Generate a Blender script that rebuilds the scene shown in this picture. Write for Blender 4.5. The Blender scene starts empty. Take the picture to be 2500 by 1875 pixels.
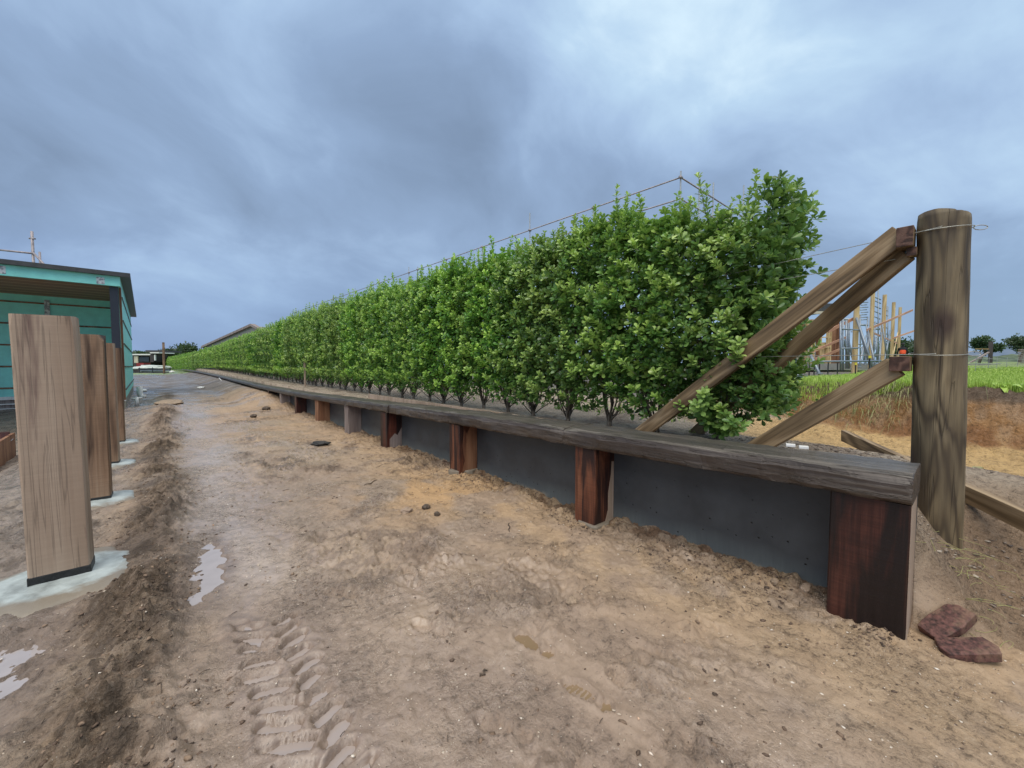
import bpy, bmesh, math, random
import numpy as np
from mathutils import Vector, Matrix, Quaternion, noise as mn
R = math.radians
S = bpy.context.scene
COL = S.collection
rng = np.random.default_rng(7)
random.seed(7)

# ------------------------------------------------------------------ camera
EYE = 1.5
YAW, PITCH = R(40.6), R(2.621)
cam_d = bpy.data.cameras.new("camera")
cam_d.sensor_width = 36.0
cam_d.lens = 14.0
cam_d.clip_start = 0.05
cam_d.clip_end = 9000
cam = bpy.data.objects.new("camera", cam_d)
COL.objects.link(cam)
cam.location = (0, 0, EYE)
cam.rotation_euler = (R(90) - PITCH, 0, -YAW)
S.camera = cam

# ------------------------------------------------------------------ colour management
S.view_settings.view_transform = 'Standard'
S.view_settings.look = 'None'
S.view_settings.exposure = 0.45
S.view_settings.gamma = 1.0
S.cycles.use_denoising = True
S.cycles.max_bounces = 6
S.cycles.transparent_max_bounces = 4


class NT:
    """tiny node-tree writer"""
    def __init__(s, tree):
        s.t = tree

    def n(s, typ, props=None, **inp):
        nd = s.t.nodes.new(typ)
        for k, v in (props or {}).items():
            setattr(nd, k, v)
        for k, v in inp.items():
            s.set(nd, k, v)
        return nd

    def set(s, nd, k, v):
        key = int(k[1:]) if k[0] == 'i' and k[1:].isdigit() else k.replace('_', ' ')
        sock = nd.inputs[key]
        if isinstance(v, bpy.types.NodeSocket):
            s.t.links.new(v, sock)
        else:
            if hasattr(sock.default_value, '__len__') and not hasattr(v, '__len__'):
                v = [v] * len(sock.default_value)
            if sock.type == 'RGBA' and len(v) == 3:
                v = (*v, 1)
            sock.default_value = v

    def math(s, op, a, b=0.0, c=0.0, clamp=False):
        nd = s.t.nodes.new('ShaderNodeMath')
        nd.operation = op
        nd.use_clamp = clamp
        for i, v in enumerate((a, b, c)):
            s.set(nd, 'i%d' % i, v)
        return nd.outputs[0]

    def ramp(s, fac, stops, interp='LINEAR'):
        nd = s.t.nodes.new('ShaderNodeValToRGB')
        cr = nd.color_ramp
        cr.interpolation = interp
        while len(cr.elements) < len(stops):
            cr.elements.new(0.5)
        for e, (p, c) in zip(cr.elements, stops):
            e.position = p
            if not hasattr(c, '__len__'):
                c = (c, c, c)
            e.color = (*c, 1)
        s.t.links.new(fac, nd.inputs[0])
        return nd.outputs[0]

    def mix(s, fac, a, b, mode='MIX'):
        nd = s.t.nodes.new('ShaderNodeMix')
        nd.data_type = 'RGBA'
        nd.blend_type = mode
        nd.clamp_factor = True
        s.set(nd, 'i0', fac)
        s.set(nd, 'i6', a)
        s.set(nd, 'i7', b)
        return nd.outputs[2]

    def noise(s, vec, scale, detail=4, rough=0.55, dist=0.0, out=0):
        nd = s.n('ShaderNodeTexNoise', None, Scale=scale, Detail=detail, Roughness=rough, Distortion=dist)
        s.t.links.new(vec, nd.inputs['Vector'])
        return nd.outputs[out]

    def mapping(s, vec, scale=(1, 1, 1), loc=(0, 0, 0), rot=(0, 0, 0)):
        nd = s.n('ShaderNodeMapping', None, Scale=scale, Location=loc, Rotation=rot)
        s.t.links.new(vec, nd.inputs['Vector'])
        return nd.outputs[0]

    def bump(s, height, strength=0.4, dist=0.01, normal=None):
        nd = s.n('ShaderNodeBump', None, Strength=strength, Distance=dist, Height=height)
        if normal is not None:
            s.t.links.new(normal, nd.inputs['Normal'])
        return nd.outputs[0]


# ------------------------------------------------------------------ world: rain-cloud sky
SUN_EL, SUN_AZ = R(50), R(238)          # azimuth measured from +Y towards +X
CLOUDS = [(2.2, 28.6, 9, 0.12), (8.9, 25.7, 6, 0.07), (3.1, 22.5, 5, 0.04), (-0.9, 17.1, 4, 0.05), (43.8, 35.0, 4.5, 0.15), (41.8, 31.6, 3.5, 0.08), (38.9, 29.9, 3, 0.05), (33.8, 37.1, 6, 0.06), (52.8, 38.6, 8, 0.09), (66.0, 35.3, 9, 0.11), (63.4, 31.9, 6, 0.06), (75.2, 29.8, 7, 0.03), (90.0, 28.9, 8, 0.06), (-8.3, 28.2, 7, 0.03), (-7.7, 23.8, 8, -0.1), (-3.2, 21.4, 8, -0.1), (9.2, 36.2, 8, -0.07), (20.6, 37.1, 8, -0.09), (27.5, 32.9, 8, -0.1), (36.3, 33.5, 4, -0.05), (11.7, 24.1, 7, -0.08), (15.2, 18.3, 10, -0.07), (31.2, 27.2, 8, -0.06), (87.4, 23.4, 11, -0.1), (74.6, 23.4, 9, -0.05), (53.0, 28.4, 7, -0.05), (78.0, 33.6, 6, -0.03), (-7.0, 10.1, 8, -0.05), (67.2, 28.1, 5, -0.04)]
world = bpy.data.worlds.new("World")
S.world = world
world.use_nodes = True
w = NT(world.node_tree)
w.t.nodes.clear()
sky = w.n('ShaderNodeTexSky', dict(sky_type='NISHITA', sun_disc=False, sun_elevation=SUN_EL,
                                   sun_rotation=SUN_AZ, air_density=1.2, dust_density=2.0))
tc = w.n('ShaderNodeTexCoord')
sep = w.n('ShaderNodeSeparateXYZ')
w.t.links.new(tc.outputs['Generated'], sep.inputs[0])
dx, dy, dz = sep.outputs
zc = w.math('MAXIMUM', dz, 0.0)
den = w.math('ADD', zc, 0.42)
cu = w.math('DIVIDE', dx, den)
cv = w.math('DIVIDE', dy, den)
cmb = w.n('ShaderNodeCombineXYZ', None, X=cu, Y=cv, Z=0.0)
cvec = w.mapping(cmb.outputs[0], scale=(1.0, 1.0, 1.0), loc=(5.3, 2.1, 0))
warp = w.noise(cvec, 0.9, 3, 0.5, 0.0, out=1)
wv = w.n('ShaderNodeVectorMath', dict(operation='MULTIPLY_ADD'))
w.t.links.new(warp, wv.inputs[0]); wv.inputs[1].default_value = (0.7, 0.7, 0); w.t.links.new(cvec, wv.inputs[2])
n1 = w.noise(wv.outputs[0], 1.05, 9, 0.56, 0.25)
n1 = w.math('MULTIPLY_ADD', n1, 1.45, -0.225)
n2 = w.noise(w.mapping(wv.outputs[0], scale=(1.6, 0.7, 1), rot=(0, 0, 0.6)), 1.3, 5, 0.5, 0.2)
nn = w.math('ADD', w.math('MULTIPLY', n1, 0.66), w.math('MULTIPLY', n2, 0.34))
# large soft cloud masses, each a patch of the sky dome: azimuth from +Y, elevation, spread, lift (all in degrees / value)
wd = w.noise(tc.outputs['Generated'], 2.6, 5, 0.55, 0.0, out=1)
wdv = w.n('ShaderNodeVectorMath', dict(operation='MULTIPLY_ADD'))
w.t.links.new(wd, wdv.inputs[0]); wdv.inputs[1].default_value = (0.42, 0.42, 0.42); w.t.links.new(tc.outputs['Generated'], wdv.inputs[2])
wds = w.n('ShaderNodeVectorMath', dict(operation='SUBTRACT')); w.t.links.new(wdv.outputs[0], wds.inputs[0]); wds.inputs[1].default_value = (0.21, 0.21, 0.21)
wdn = w.n('ShaderNodeVectorMath', dict(operation='NORMALIZE')); w.t.links.new(wds.outputs[0], wdn.inputs[0])
for az_, el_, sg_, am_ in CLOUDS:
    dn_ = w.n('ShaderNodeVectorMath', dict(operation='DOT_PRODUCT'))
    w.t.links.new(wdn.outputs[0], dn_.inputs[0])
    dn_.inputs[1].default_value = (math.cos(R(el_)) * math.sin(R(az_)), math.cos(R(el_)) * math.cos(R(az_)), math.sin(R(el_)))
    kx = 1.0 / (R(sg_) ** 2)
    g_ = w.math('EXPONENT', w.math('MULTIPLY', w.math('SUBTRACT', dn_.outputs['Value'], 1.0), kx))
    nn = w.math('ADD', nn, w.math('MULTIPLY', g_, am_ * 0.44))
cloud = w.ramp(nn, [(0.28, (0.165, 0.230, 0.340)), (0.42, (0.225, 0.315, 0.465)), (0.51, (0.305, 0.420, 0.590)),
                    (0.59, (0.39, 0.53, 0.68)), (0.67, (0.57, 0.71, 0.80))])
# toward the horizon the cloud deck turns into an even blue band, deeper to the left (north)
lowc = w.mix(w.math('MULTIPLY_ADD', dx, 0.62, 0.38, clamp=True), (0.185, 0.275, 0.500), (0.27, 0.40, 0.57))
lown = w.mix(w.math('MULTIPLY_ADD', nn, 5.0, -2.2, clamp=True), w.mix(0.35, lowc, (0.10, 0.14, 0.24)), lowc)
hfac = w.ramp(zc, [(0.0, 1.0), (0.07, 0.85), (0.30, 0.0)], 'EASE')
cl = w.mix(hfac, cloud, lown)
# bright warm-white zenith, added above the view to light the ground
zen = w.ramp(zc, [(0.0, 0.0), (0.66, 0.0), (0.95, 1.0)], 'EASE')
cl = w.mix(zen, cl, (1.55, 1.48, 1.38))
skyc = w.n('ShaderNodeVectorMath', dict(operation='SCALE'), i0=sky.outputs[0])
skyc.inputs[3].default_value = 0.08
fin = w.mix(0.06, cl, skyc.outputs[0])
bg = w.n('ShaderNodeBackground', None, Color=fin, Strength=1.0)
wo = w.n('ShaderNodeOutputWorld')
w.t.links.new(bg.outputs[0], wo.inputs[0])

# ------------------------------------------------------------------ soft sun behind the cloud
sd = bpy.data.lights.new("sun", 'SUN')
sd.energy = 1.5
sd.angle = R(48)
sd.color = (1.0, 0.93, 0.82)
sun = bpy.data.objects.new("sun", sd)
COL.objects.link(sun)
sdir = Vector((math.cos(SUN_EL) * math.sin(SUN_AZ), math.cos(SUN_EL) * math.cos(SUN_AZ), math.sin(SUN_EL)))
sun.rotation_euler = sdir.to_track_quat('Z', 'Y').to_euler()
sun.location = sdir * 30


# ================================================================== helpers
FPX = 972.0
_f = Vector((math.sin(YAW) * math.cos(PITCH), math.cos(YAW) * math.cos(PITCH), -math.sin(PITCH)))
_r = Vector((math.cos(YAW), -math.sin(YAW), 0))
_u = _r.cross(_f)


def ray(px, py):
    return _f + _r * ((px - 1250) / FPX) - _u * ((py - 937.5) / FPX)


def at(px, py, depth):                      # a world point from measured picture coordinates and a distance
    return Vector((0, 0, EYE)) + ray(px, py) * depth


def on_x(px, py, X):
    d = ray(px, py)
    return Vector((0, 0, EYE)) + d * (X / d.x)


def on_y(px, py, Y):
    d = ray(px, py)
    return Vector((0, 0, EYE)) + d * (Y / d.y)


def on_z(px, py, Z):
    d = ray(px, py)
    return Vector((0, 0, EYE)) + d * ((Z - EYE) / d.z)


def tag(o, label=None, cat=None, group=None, kind=None):
    if label: o['label'] = label
    if cat: o['category'] = cat
    if group: o['group'] = group
    if kind: o['kind'] = kind
    return o


def thing(name, label, cat, loc=(0, 0, 0), rz=0.0, group=None):
    o = bpy.data.objects.new(name, None)
    COL.objects.link(o)
    o.location = loc
    o.rotation_euler = (0, 0, rz)
    o.empty_display_size = 0.2
    return tag(o, label, cat, group)


def add_mesh(name, V, F, mat, parent=None, smooth=False, mats=None, midx=None):
    me = bpy.data.meshes.new(name)
    V = np.asarray(V, dtype=np.float32)
    me.from_pydata(V.tolist() if len(V) < 200000 else V.tolist(), [], F if isinstance(F, list) else F.tolist())
    if smooth:
        me.polygons.foreach_set('use_smooth', [True] * len(me.polygons))
    o = bpy.data.objects.new(name, me)
    if mats:
        for m_ in mats: me.materials.append(m_)
        me.polygons.foreach_set('material_index', midx)
    elif mat:
        me.materials.append(mat)
    COL.objects.link(o)
    if parent: o.parent = parent
    me.update()
    return o


def np_mesh(name, V, Q, mat, parent=None, smooth=False, col=None, colname='Col', link=True):
    """quads (n,4) or tris (n,3) as numpy arrays, optional point colours"""
    V = np.ascontiguousarray(V, dtype=np.float32)
    Q = np.ascontiguousarray(Q, dtype=np.int32)
    me = bpy.data.meshes.new(name)
    k = Q.shape[1]
    me.vertices.add(len(V)); me.vertices.foreach_set('co', V.ravel())
    me.loops.add(Q.size); me.loops.foreach_set('vertex_index', Q.ravel())
    me.polygons.add(len(Q))
    me.polygons.foreach_set('loop_start', np.arange(0, Q.size, k, dtype=np.int32))
    me.polygons.foreach_set('loop_total', np.full(len(Q), k, dtype=np.int32))
    if smooth: me.polygons.foreach_set('use_smooth', np.ones(len(Q), dtype=bool))
    me.update(calc_edges=True)
    if col is not None:
        a = me.color_attributes.new(colname, 'FLOAT_COLOR', 'POINT')
        c4 = np.ones((len(V), 4), dtype=np.float32); c4[:, :col.shape[1]] = col
        a.data.foreach_set('color', c4.ravel())
    me.materials.append(mat)
    if not link: return me
    o = bpy.data.objects.new(name, me)
    COL.objects.link(o)
    if parent: o.parent = parent
    return o


class MB:
    """collects simple shapes into ONE mesh"""
    def __init__(s):
        s.V, s.F, s.M = [], [], []

    def box(s, x0, x1, y0, y1, z0, z1, m=0):
        b = len(s.V)
        s.V += [(x, y, z) for z in (z0, z1) for y in (y0, y1) for x in (x0, x1)]
        s.F += [[b + i for i in q] for q in ((0, 2, 3, 1), (4, 5, 7, 6), (0, 1, 5, 4), (2, 6, 7, 3), (0, 4, 6, 2), (1, 3, 7, 5))]
        s.M += [m] * 6
        return s

    def beam(s, p0, p1, w_, h_, up=(0, 0, 1), m=0):
        p0, p1 = Vector(p0), Vector(p1)
        d = (p1 - p0).normalized()
        a = d.cross(Vector(up))
        if a.length < 1e-4: a = d.cross(Vector((1, 0, 0)))
        a.normalize()
        c = a.cross(d).normalized()
        b = len(s.V)
        for p in (p0, p1):
            for (i, j) in ((-1, -1), (1, -1), (1, 1), (-1, 1)):
                s.V.append(tuple(p + a * (i * w_ / 2) + c * (j * h_ / 2)))
        s.F += [[b + i for i in q] for q in ((0, 1, 2, 3), (7, 6, 5, 4), (0, 4, 5, 1), (1, 5, 6, 2), (2, 6, 7, 3), (3, 7, 4, 0))]
        s.M += [m] * 6
        return s

    def tube(s, pts, rad, n=8, m=0, caps=True):
        pts = [Vector(p) for p in pts]
        rads = rad if hasattr(rad, '__len__') else [rad] * len(pts)
        b = len(s.V)
        ref = None
        for i, p in enumerate(pts):
            d = (pts[min(i + 1, len(pts) - 1)] - pts[max(i - 1, 0)]).normalized()
            if ref is None:
                ref = d.cross(Vector((0, 0, 1)))
                if ref.length < 1e-3: ref = d.cross(Vector((1, 0, 0)))
            a = (ref - d * ref.dot(d)).normalized()
            c = d.cross(a)
            ref = a
            for k in range(n):
                t = 2 * math.pi * k / n
                s.V.append(tuple(p + (a * math.cos(t) + c * math.sin(t)) * rads[i]))
        for i in range(len(pts) - 1):
            for k in range(n):
                s.F.append([b + i * n + k, b + i * n + (k + 1) % n, b + (i + 1) * n + (k + 1) % n, b + (i + 1) * n + k])
                s.M.append(m)
        if caps:
            s.F.append([b + k for k in range(n)][::-1]); s.M.append(m)
            s.F.append([b + (len(pts) - 1) * n + k for k in range(n)]); s.M.append(m)
        return s

    def poly(s, pts, m=0):
        b = len(s.V)
        s.V += [tuple(p) for p in pts]
        s.F.append(list(range(b, b + len(pts)))); s.M.append(m)
        return s

    def prism(s, pts, d, m=0):
        """extrude polygon pts by vector d"""
        b = len(s.V); n = len(pts); d = Vector(d)
        s.V += [tuple(p) for p in pts] + [tuple(Vector(p) + d) for p in pts]
        s.F.append([b + i for i in range(n)][::-1]); s.M.append(m)
        s.F.append([b + n + i for i in range(n)]); s.M.append(m)
        for i in range(n):
            j = (i + 1) % n
            s.F.append([b + i, b + j, b + n + j, b + n + i]); s.M.append(m)
        return s

    def build(s, name, mat, parent=None, smooth=False, bevel=0.0, origin=None):
        mats = mat if isinstance(mat, (list, tuple)) else None
        V = np.array(s.V, dtype=float)
        if origin is not None: V = V - np.array(origin)
        o = add_mesh(name, V, s.F, None if mats else mat, parent, smooth, mats, s.M if mats else None)
        if origin is not None: o.location = origin
        bm = bmesh.new(); bm.from_mesh(o.data)
        bmesh.ops.recalc_face_normals(bm, faces=bm.faces); bm.to_mesh(o.data); bm.free()
        if bevel:
            md = o.modifiers.new('bevel', 'BEVEL'); md.width = bevel; md.segments = 2; md.limit_method = 'ANGLE'
        return o


def clods(x, y, f, seed, fill=0.6):
    """rounded lumps: height 0..1 of the nearest lump"""
    X, Y = x * f, y * f
    ix, iy = np.floor(X).astype(np.int64), np.floor(Y).astype(np.int64)
    best = np.zeros_like(X)
    for a in (-1, 0, 1):
        for b in (-1, 0, 1):
            cx, cy = ix + a, iy + b
            px = cx + 0.15 + 0.7 * _hash(cx, cy, seed); py = cy + 0.15 + 0.7 * _hash(cx, cy, seed + 1)
            on = _hash(cx, cy, seed + 2) < fill
            rr_ = 0.25 + 0.45 * _hash(cx, cy, seed + 3)
            an = _hash(cx, cy, seed + 4) * 3.14; ca, sa = np.cos(an), np.sin(an)
            u, v = (X - px) * ca + (Y - py) * sa, (-(X - px) * sa + (Y - py) * ca) * 1.55
            q = 1 - (u * u + v * v) / (rr_ * rr_)
            best = np.maximum(best, np.where(on, np.sqrt(np.maximum(q, 0)) * rr_ * 1.6, 0))
    return best


def sst(a, b, x):
    t = np.clip((x - a) / (b - a), 0, 1)
    return t * t * (3 - 2 * t)


def _hash(ix, iy, seed):
    h = (ix.astype(np.int64) * 374761393 + iy.astype(np.int64) * 668265263 + seed * 974634777) & 0xFFFFFFFF
    h = ((h ^ (h >> 13)) * 1274126177) & 0xFFFFFFFF
    h = (h ^ (h >> 16)) & 0xFFFFFFFF
    return h.astype(np.float64) / 4294967295.0


def vnoise(x, y, seed=0):
    ix, iy = np.floor(x), np.floor(y)
    fx, fy = x - ix, y - iy
    ux = fx * fx * fx * (fx * (fx * 6 - 15) + 10); uy = fy * fy * fy * (fy * (fy * 6 - 15) + 10)
    ix = ix.astype(np.int64); iy = iy.astype(np.int64)
    a = _hash(ix, iy, seed); b = _hash(ix + 1, iy, seed); c = _hash(ix, iy + 1, seed); d = _hash(ix + 1, iy + 1, seed)
    return a + (b - a) * ux + (c - a) * uy + (a - b - c + d) * ux * uy


def fbm(x, y, f=1.0, o=4, seed=0, g=0.5):
    s_, am, tot = 0, 1.0, 0
    for i in range(o):
        c, sn = math.cos(i * 1.3 + 0.4), math.sin(i * 1.3 + 0.4)
        s_ = s_ + am * vnoise((x * c - y * sn) * f + 13.7 * i, (x * sn + y * c) * f + 7.1 * i, seed + i)
        tot += am; am *= g; f *= 2.03
    return s_ / tot


# ================================================================== materials
def new_mat(name):
    m = bpy.data.materials.new(name)
    m.use_nodes = True
    nt = NT(m.node_tree)
    nt.t.nodes.clear()
    out = nt.n('ShaderNodeOutputMaterial')
    bs = nt.n('ShaderNodeBsdfPrincipled')
    nt.t.links.new(bs.outputs[0], out.inputs[0])
    return m, nt, bs, out


def wood(name, cols, axis=2, freq=1.0, rings=9.0, rough=(0.5, 0.8), bump=0.5, streak=0.6, dark=None, dark_amt=0.0,
         dark_freq=1.0, cross=0.0, cracks=0.0, coord='Object', spec=0.4, axf=0.7, contrast=1.0):
    """grain runs along the local axis; cols = (dark, mid, light)"""
    m, n, bs, out = new_mat(name)
    tc = n.n('ShaderNodeTexCoord').outputs[coord]
    oi = n.n('ShaderNodeObjectInfo').outputs['Random']
    off = n.n('ShaderNodeVectorMath', dict(operation='ADD'), i0=tc)
    cx = n.n('ShaderNodeCombineXYZ', None, X=n.math('MULTIPLY', oi, 17.0), Y=n.math('MULTIPLY', oi, 9.0), Z=n.math('MULTIPLY', oi, 23.0))
    n.t.links.new(cx.outputs[0], off.inputs[1])
    base = off.outputs[0]
    sc = [6.0 * freq] * 3; sc[axis] = axf * freq
    v = n.mapping(base, scale=sc)
    field = n.noise(v, 0.55, 2, 0.45, 0.4)
    cont = n.math('SINE', n.math('MULTIPLY', field, rings * 6.283))          # contour lines = flat-sawn grain loops
    cont = n.math('MULTIPLY_ADD', cont, 0.5, 0.5)
    sf = [55.0 * freq] * 3; sf[axis] = 1.6 * freq
    fine = n.noise(n.mapping(base, scale=sf), 1.0, 4, 0.6)
    mixv = n.math('ADD', n.math('MULTIPLY', cont, 1 - streak), n.math('MULTIPLY', fine, streak))
    big = n.noise(n.mapping(base, scale=[2.2 if i != axis else 0.9 for i in range(3)]), 1.2, 3, 0.5)
    mixv = n.math('ADD', n.math('MULTIPLY', mixv, 0.72), n.math('MULTIPLY', big, 0.28))
    c = n.ramp(mixv, [(0.28, cols[0]), (0.5, cols[1]), (0.72, cols[2])])
    hgt = n.math('ADD', n.math('MULTIPLY', fine, 0.7), n.math('MULTIPLY', cont, 0.25))
    if dark:
        sdk = [3.4 * dark_freq] * 3; sdk[axis] = 0.42 * dark_freq
        dn = n.noise(n.mapping(base, scale=sdk, loc=(3, 1, 7)), 1.0, 4, 0.6, 0.5)
        df = n.ramp(dn, [(0.60 - dark_amt * 0.3, 0.0), (0.72 - dark_amt * 0.3, 1.0)])
        c = n.mix(n.math('MULTIPLY', df, 0.92), c, dark)
    if cross:                                    # saw marks run slightly slanted across the board
        rot = [0, 0, 0]; rot[1 if axis == 2 else 2] = 0.20
        sx = [2.5, 2.5, 2.5]; sx[axis] = 85.0
        cm = n.noise(n.mapping(base, scale=sx, rot=rot), 1.0, 2, 0.5)
        c = n.mix(n.math('MULTIPLY', n.ramp(cm, [(0.35, 0.0), (0.62, 1.0)]), cross), c, [k * 0.62 for k in cols[0]])
        hgt = n.math('ADD', hgt, n.math('MULTIPLY', cm, 0.35))
    if cracks:
        sk = [30.0 * freq] * 3; sk[axis] = 0.8 * freq
        ck = n.noise(n.mapping(base, scale=sk, loc=(9, 4, 2)), 1.0, 3, 0.6, 0.2)
        kf = n.ramp(ck, [(0.485, 0.0), (0.5, 1.0), (0.515, 0.0)])
        kf = n.math('MULTIPLY', kf, cracks)
        c = n.mix(kf, c, (0.012, 0.01, 0.008))
        hgt = n.math('SUBTRACT', hgt, n.math('MULTIPLY', kf, 1.5))
    n.set(bs, 'Base_Color', c)
    n.set(bs, 'Roughness', n.math('MULTIPLY_ADD', fine, rough[1] - rough[0], rough[0]))
    bs.inputs['Specular IOR Level'].default_value = spec
    n.set(bs, 'Normal', n.bump(hgt, bump, 0.006))
    return m


def plain(name, col, rough=0.6, var=0.15, scale=8.0, metal=0.0, bump=0.15, dirt=None, dirt_amt=0.3):
    m, n, bs, out = new_mat(name)
    tc = n.n('ShaderNodeTexCoord').outputs['Object']
    a = n.noise(tc, scale, 5, 0.6)
    c = n.mix(n.ramp(a, [(0.35, 0.0), (0.65, 1.0)]), [k * (1 - var) for k in col], [min(1, k * (1 + var)) for k in col])
    if dirt:
        b = n.noise(n.mapping(tc, scale=(1, 1, 0.5)), scale * 0.35, 6, 0.65)
        c = n.mix(n.math('MULTIPLY', n.ramp(b, [(0.5, 0.0), (0.68, 1.0)]), dirt_amt), c, dirt)
    n.set(bs, 'Base_Color', c)
    n.set(bs, 'Roughness', n.math('MULTIPLY_ADD', a, 0.2, rough - 0.1))
    bs.inputs['Metallic'].default_value = metal
    n.set(bs, 'Normal', n.bump(a, bump, 0.01))
    return m


def leaf_mat(name, dark, mid, light, trans=0.30, rough=0.30):
    m, n, bs, out = new_mat(name)
    at_ = n.n('ShaderNodeAttribute', dict(attribute_name='Col'))
    sp = n.n('ShaderNodeSeparateColor'); n.t.links.new(at_.outputs['Color'], sp.inputs[0])
    c = n.ramp(sp.outputs[0], [(0.0, dark), (0.5, mid), (1.0, light)])
    oi = n.n('ShaderNodeObjectInfo').outputs['Random']
    hs = n.n('ShaderNodeHueSaturation', None, Hue=n.math('MULTIPLY_ADD', oi, 0.014, 0.496), Saturation=n.math('MULTIPLY_ADD', oi, 0.14, 0.84),
             Value=n.math('MULTIPLY_ADD', oi, 0.26, 0.92), Color=c)
    c = hs.outputs[0]
    n.set(bs, 'Base_Color', c)
    bs.inputs['Roughness'].default_value = rough
    bs.inputs['Specular IOR Level'].default_value = 0.6
    tr = n.n('ShaderNodeBsdfTranslucent')
    n.set(tr, 'Color', n.mix(0.5, c, (0.25, 0.42, 0.05)))
    ms = n.n('ShaderNodeMixShader', None, Fac=trans)
    n.t.links.new(bs.outputs[0], ms.inputs[1]); n.t.links.new(tr.outputs[0], ms.inputs[2])
    n.t.links.new(ms.outputs[0], out.inputs[0])
    return m


M = {}
M['leaf'] = leaf_mat('hedge_leaf', (0.022, 0.070, 0.020), (0.120, 0.290, 0.042), (0.50, 0.70, 0.12))
M['grassm'] = leaf_mat('grass_blade', (0.14, 0.25, 0.02), (0.34, 0.50, 0.05), (0.54, 0.66, 0.14), 0.3, 0.5)
M['drygrass'] = leaf_mat('dry_grass', (0.12, 0.14, 0.03), (0.30, 0.30, 0.10), (0.55, 0.47, 0.24), 0.2, 0.6)
M['treeleaf'] = leaf_mat('tree_leaf', (0.012, 0.030, 0.014), (0.03, 0.07, 0.028), (0.08, 0.13, 0.05), 0.15, 0.5)
M['bark'] = wood('bush_bark', ((0.05, 0.04, 0.03), (0.12, 0.10, 0.08), (0.24, 0.21, 0.18)), 2, 3.0, rough=(0.7, 0.9))
M['sleeper'] = wood('weathered_sleeper', ((0.014, 0.010, 0.008), (0.055, 0.044, 0.036), (0.20, 0.175, 0.15)), 1, 0.95, 6,
                    (0.26, 0.58), 1.0, 0.86, axf=0.9, dark=(0.014, 0.012, 0.012), dark_amt=0.25, cracks=0.8, spec=0.55)
M['post_red'] = wood('red_hardwood', ((0.030, 0.007, 0.005), (0.085, 0.022, 0.014), (0.16, 0.055, 0.032)), 2, 0.8, 3, (0.32, 0.55), 0.3, 0.8,
                     dark=(0.010, 0.006, 0.006), dark_amt=0.62, dark_freq=1.7, cross=0.25, spec=0.5)
M['post_dark'] = wood('dark_red_hardwood', ((0.016, 0.006, 0.005), (0.055, 0.017, 0.012), (0.125, 0.044, 0.028)), 2, 0.8, 3, (0.32, 0.55), 0.35, 0.8,
                     dark=(0.008, 0.006, 0.006), dark_amt=0.50, dark_freq=1.5, cross=0.3, spec=0.4)
M['post_orange'] = wood('orange_hardwood', ((0.040, 0.013, 0.008), (0.145, 0.048, 0.024), (0.25, 0.105, 0.055)), 2, 0.9, 3, (0.4, 0.65), 0.3, 0.8,
                        dark=(0.016, 0.008, 0.008), dark_amt=0.48, dark_freq=2.2, cross=0.2)
M['post_brown'] = wood('brown_hardwood', ((0.12, 0.05, 0.028), (0.24, 0.115, 0.06), (0.34, 0.19, 0.11)), 2, 0.9, 3, (0.5, 0.75), 0.3, 0.75,
                       dark=(0.07, 0.02, 0.012), dark_amt=0.25, dark_freq=2.0)
M['post_grey'] = wood('grey_hardwood', ((0.13, 0.10, 0.09), (0.24, 0.195, 0.18), (0.36, 0.31, 0.29)), 2, 0.9, 3, (0.5, 0.75), 0.3, 0.75)
M['post_saw'] = wood('rough_sawn_hardwood', ((0.19, 0.120, 0.085), (0.335, 0.238, 0.168), (0.43, 0.322, 0.238)), 2, 0.45, 2, (0.6, 0.85), 0.35, 0.55,
                     dark=(0.13, 0.075, 0.065), dark_amt=0.16, dark_freq=1.6, cross=0.08, cracks=0.35)
M['post_saw2'] = wood('stained_sawn_hardwood', ((0.13, 0.072, 0.042), (0.27, 0.165, 0.10), (0.36, 0.245, 0.165)), 2, 0.7, 4, (0.5, 0.8), 0.5, 0.75,
                      dark=(0.035, 0.018, 0.012), dark_amt=0.36, cross=0.15)
M['post_saw_side'] = wood('sawn_side', ((0.20, 0.14, 0.10), (0.36, 0.27, 0.20), (0.46, 0.36, 0.29)), 2, 0.8, 4, (0.6, 0.85), 0.4, 0.8)
M['bitumen'] = plain('black_bitumen', (0.012, 0.012, 0.012), 0.45, 0.5, 40, bump=0.8)
M['round'] = wood('treated_round_pine', ((0.040, 0.032, 0.018), (0.130, 0.100, 0.058), (0.31, 0.27, 0.175)), 2, 0.9, 7, (0.55, 0.8), 0.5, 0.30, axf=1.5,
                  dark=(0.035, 0.027, 0.018), dark_amt=0.30, dark_freq=1.3, cracks=0.25)
M['pine'] = wood('treated_pine', ((0.080, 0.052, 0.027), (0.225, 0.152, 0.082), (0.40, 0.295, 0.180)), 2, 1.3, 7, (0.5, 0.75), 0.4, 0.62,
                 dark=(0.07, 0.038, 0.02), dark_amt=0.10, dark_freq=1.5)
M['pine_end'] = wood('treated_pine_end', ((0.03, 0.014, 0.010), (0.075, 0.035, 0.024), (0.13, 0.07, 0.05)), 0, 2.0, 6, (0.5, 0.75), 0.5, 0.5)
M['pine_new'] = wood('new_pine', ((0.36, 0.24, 0.11), (0.52, 0.38, 0.19), (0.62, 0.48, 0.28)), 2, 0.8, 6, (0.5, 0.75), 0.2, 0.6)
M['pine_pink'] = wood('pink_framing', ((0.36, 0.18, 0.11), (0.50, 0.27, 0.17), (0.60, 0.36, 0.25)), 2, 0.8, 6, (0.5, 0.75), 0.2, 0.6)
M['galv'] = plain('galvanised_steel', (0.25, 0.29, 0.33), 0.45, 0.2, 30, metal=0.55)
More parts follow.
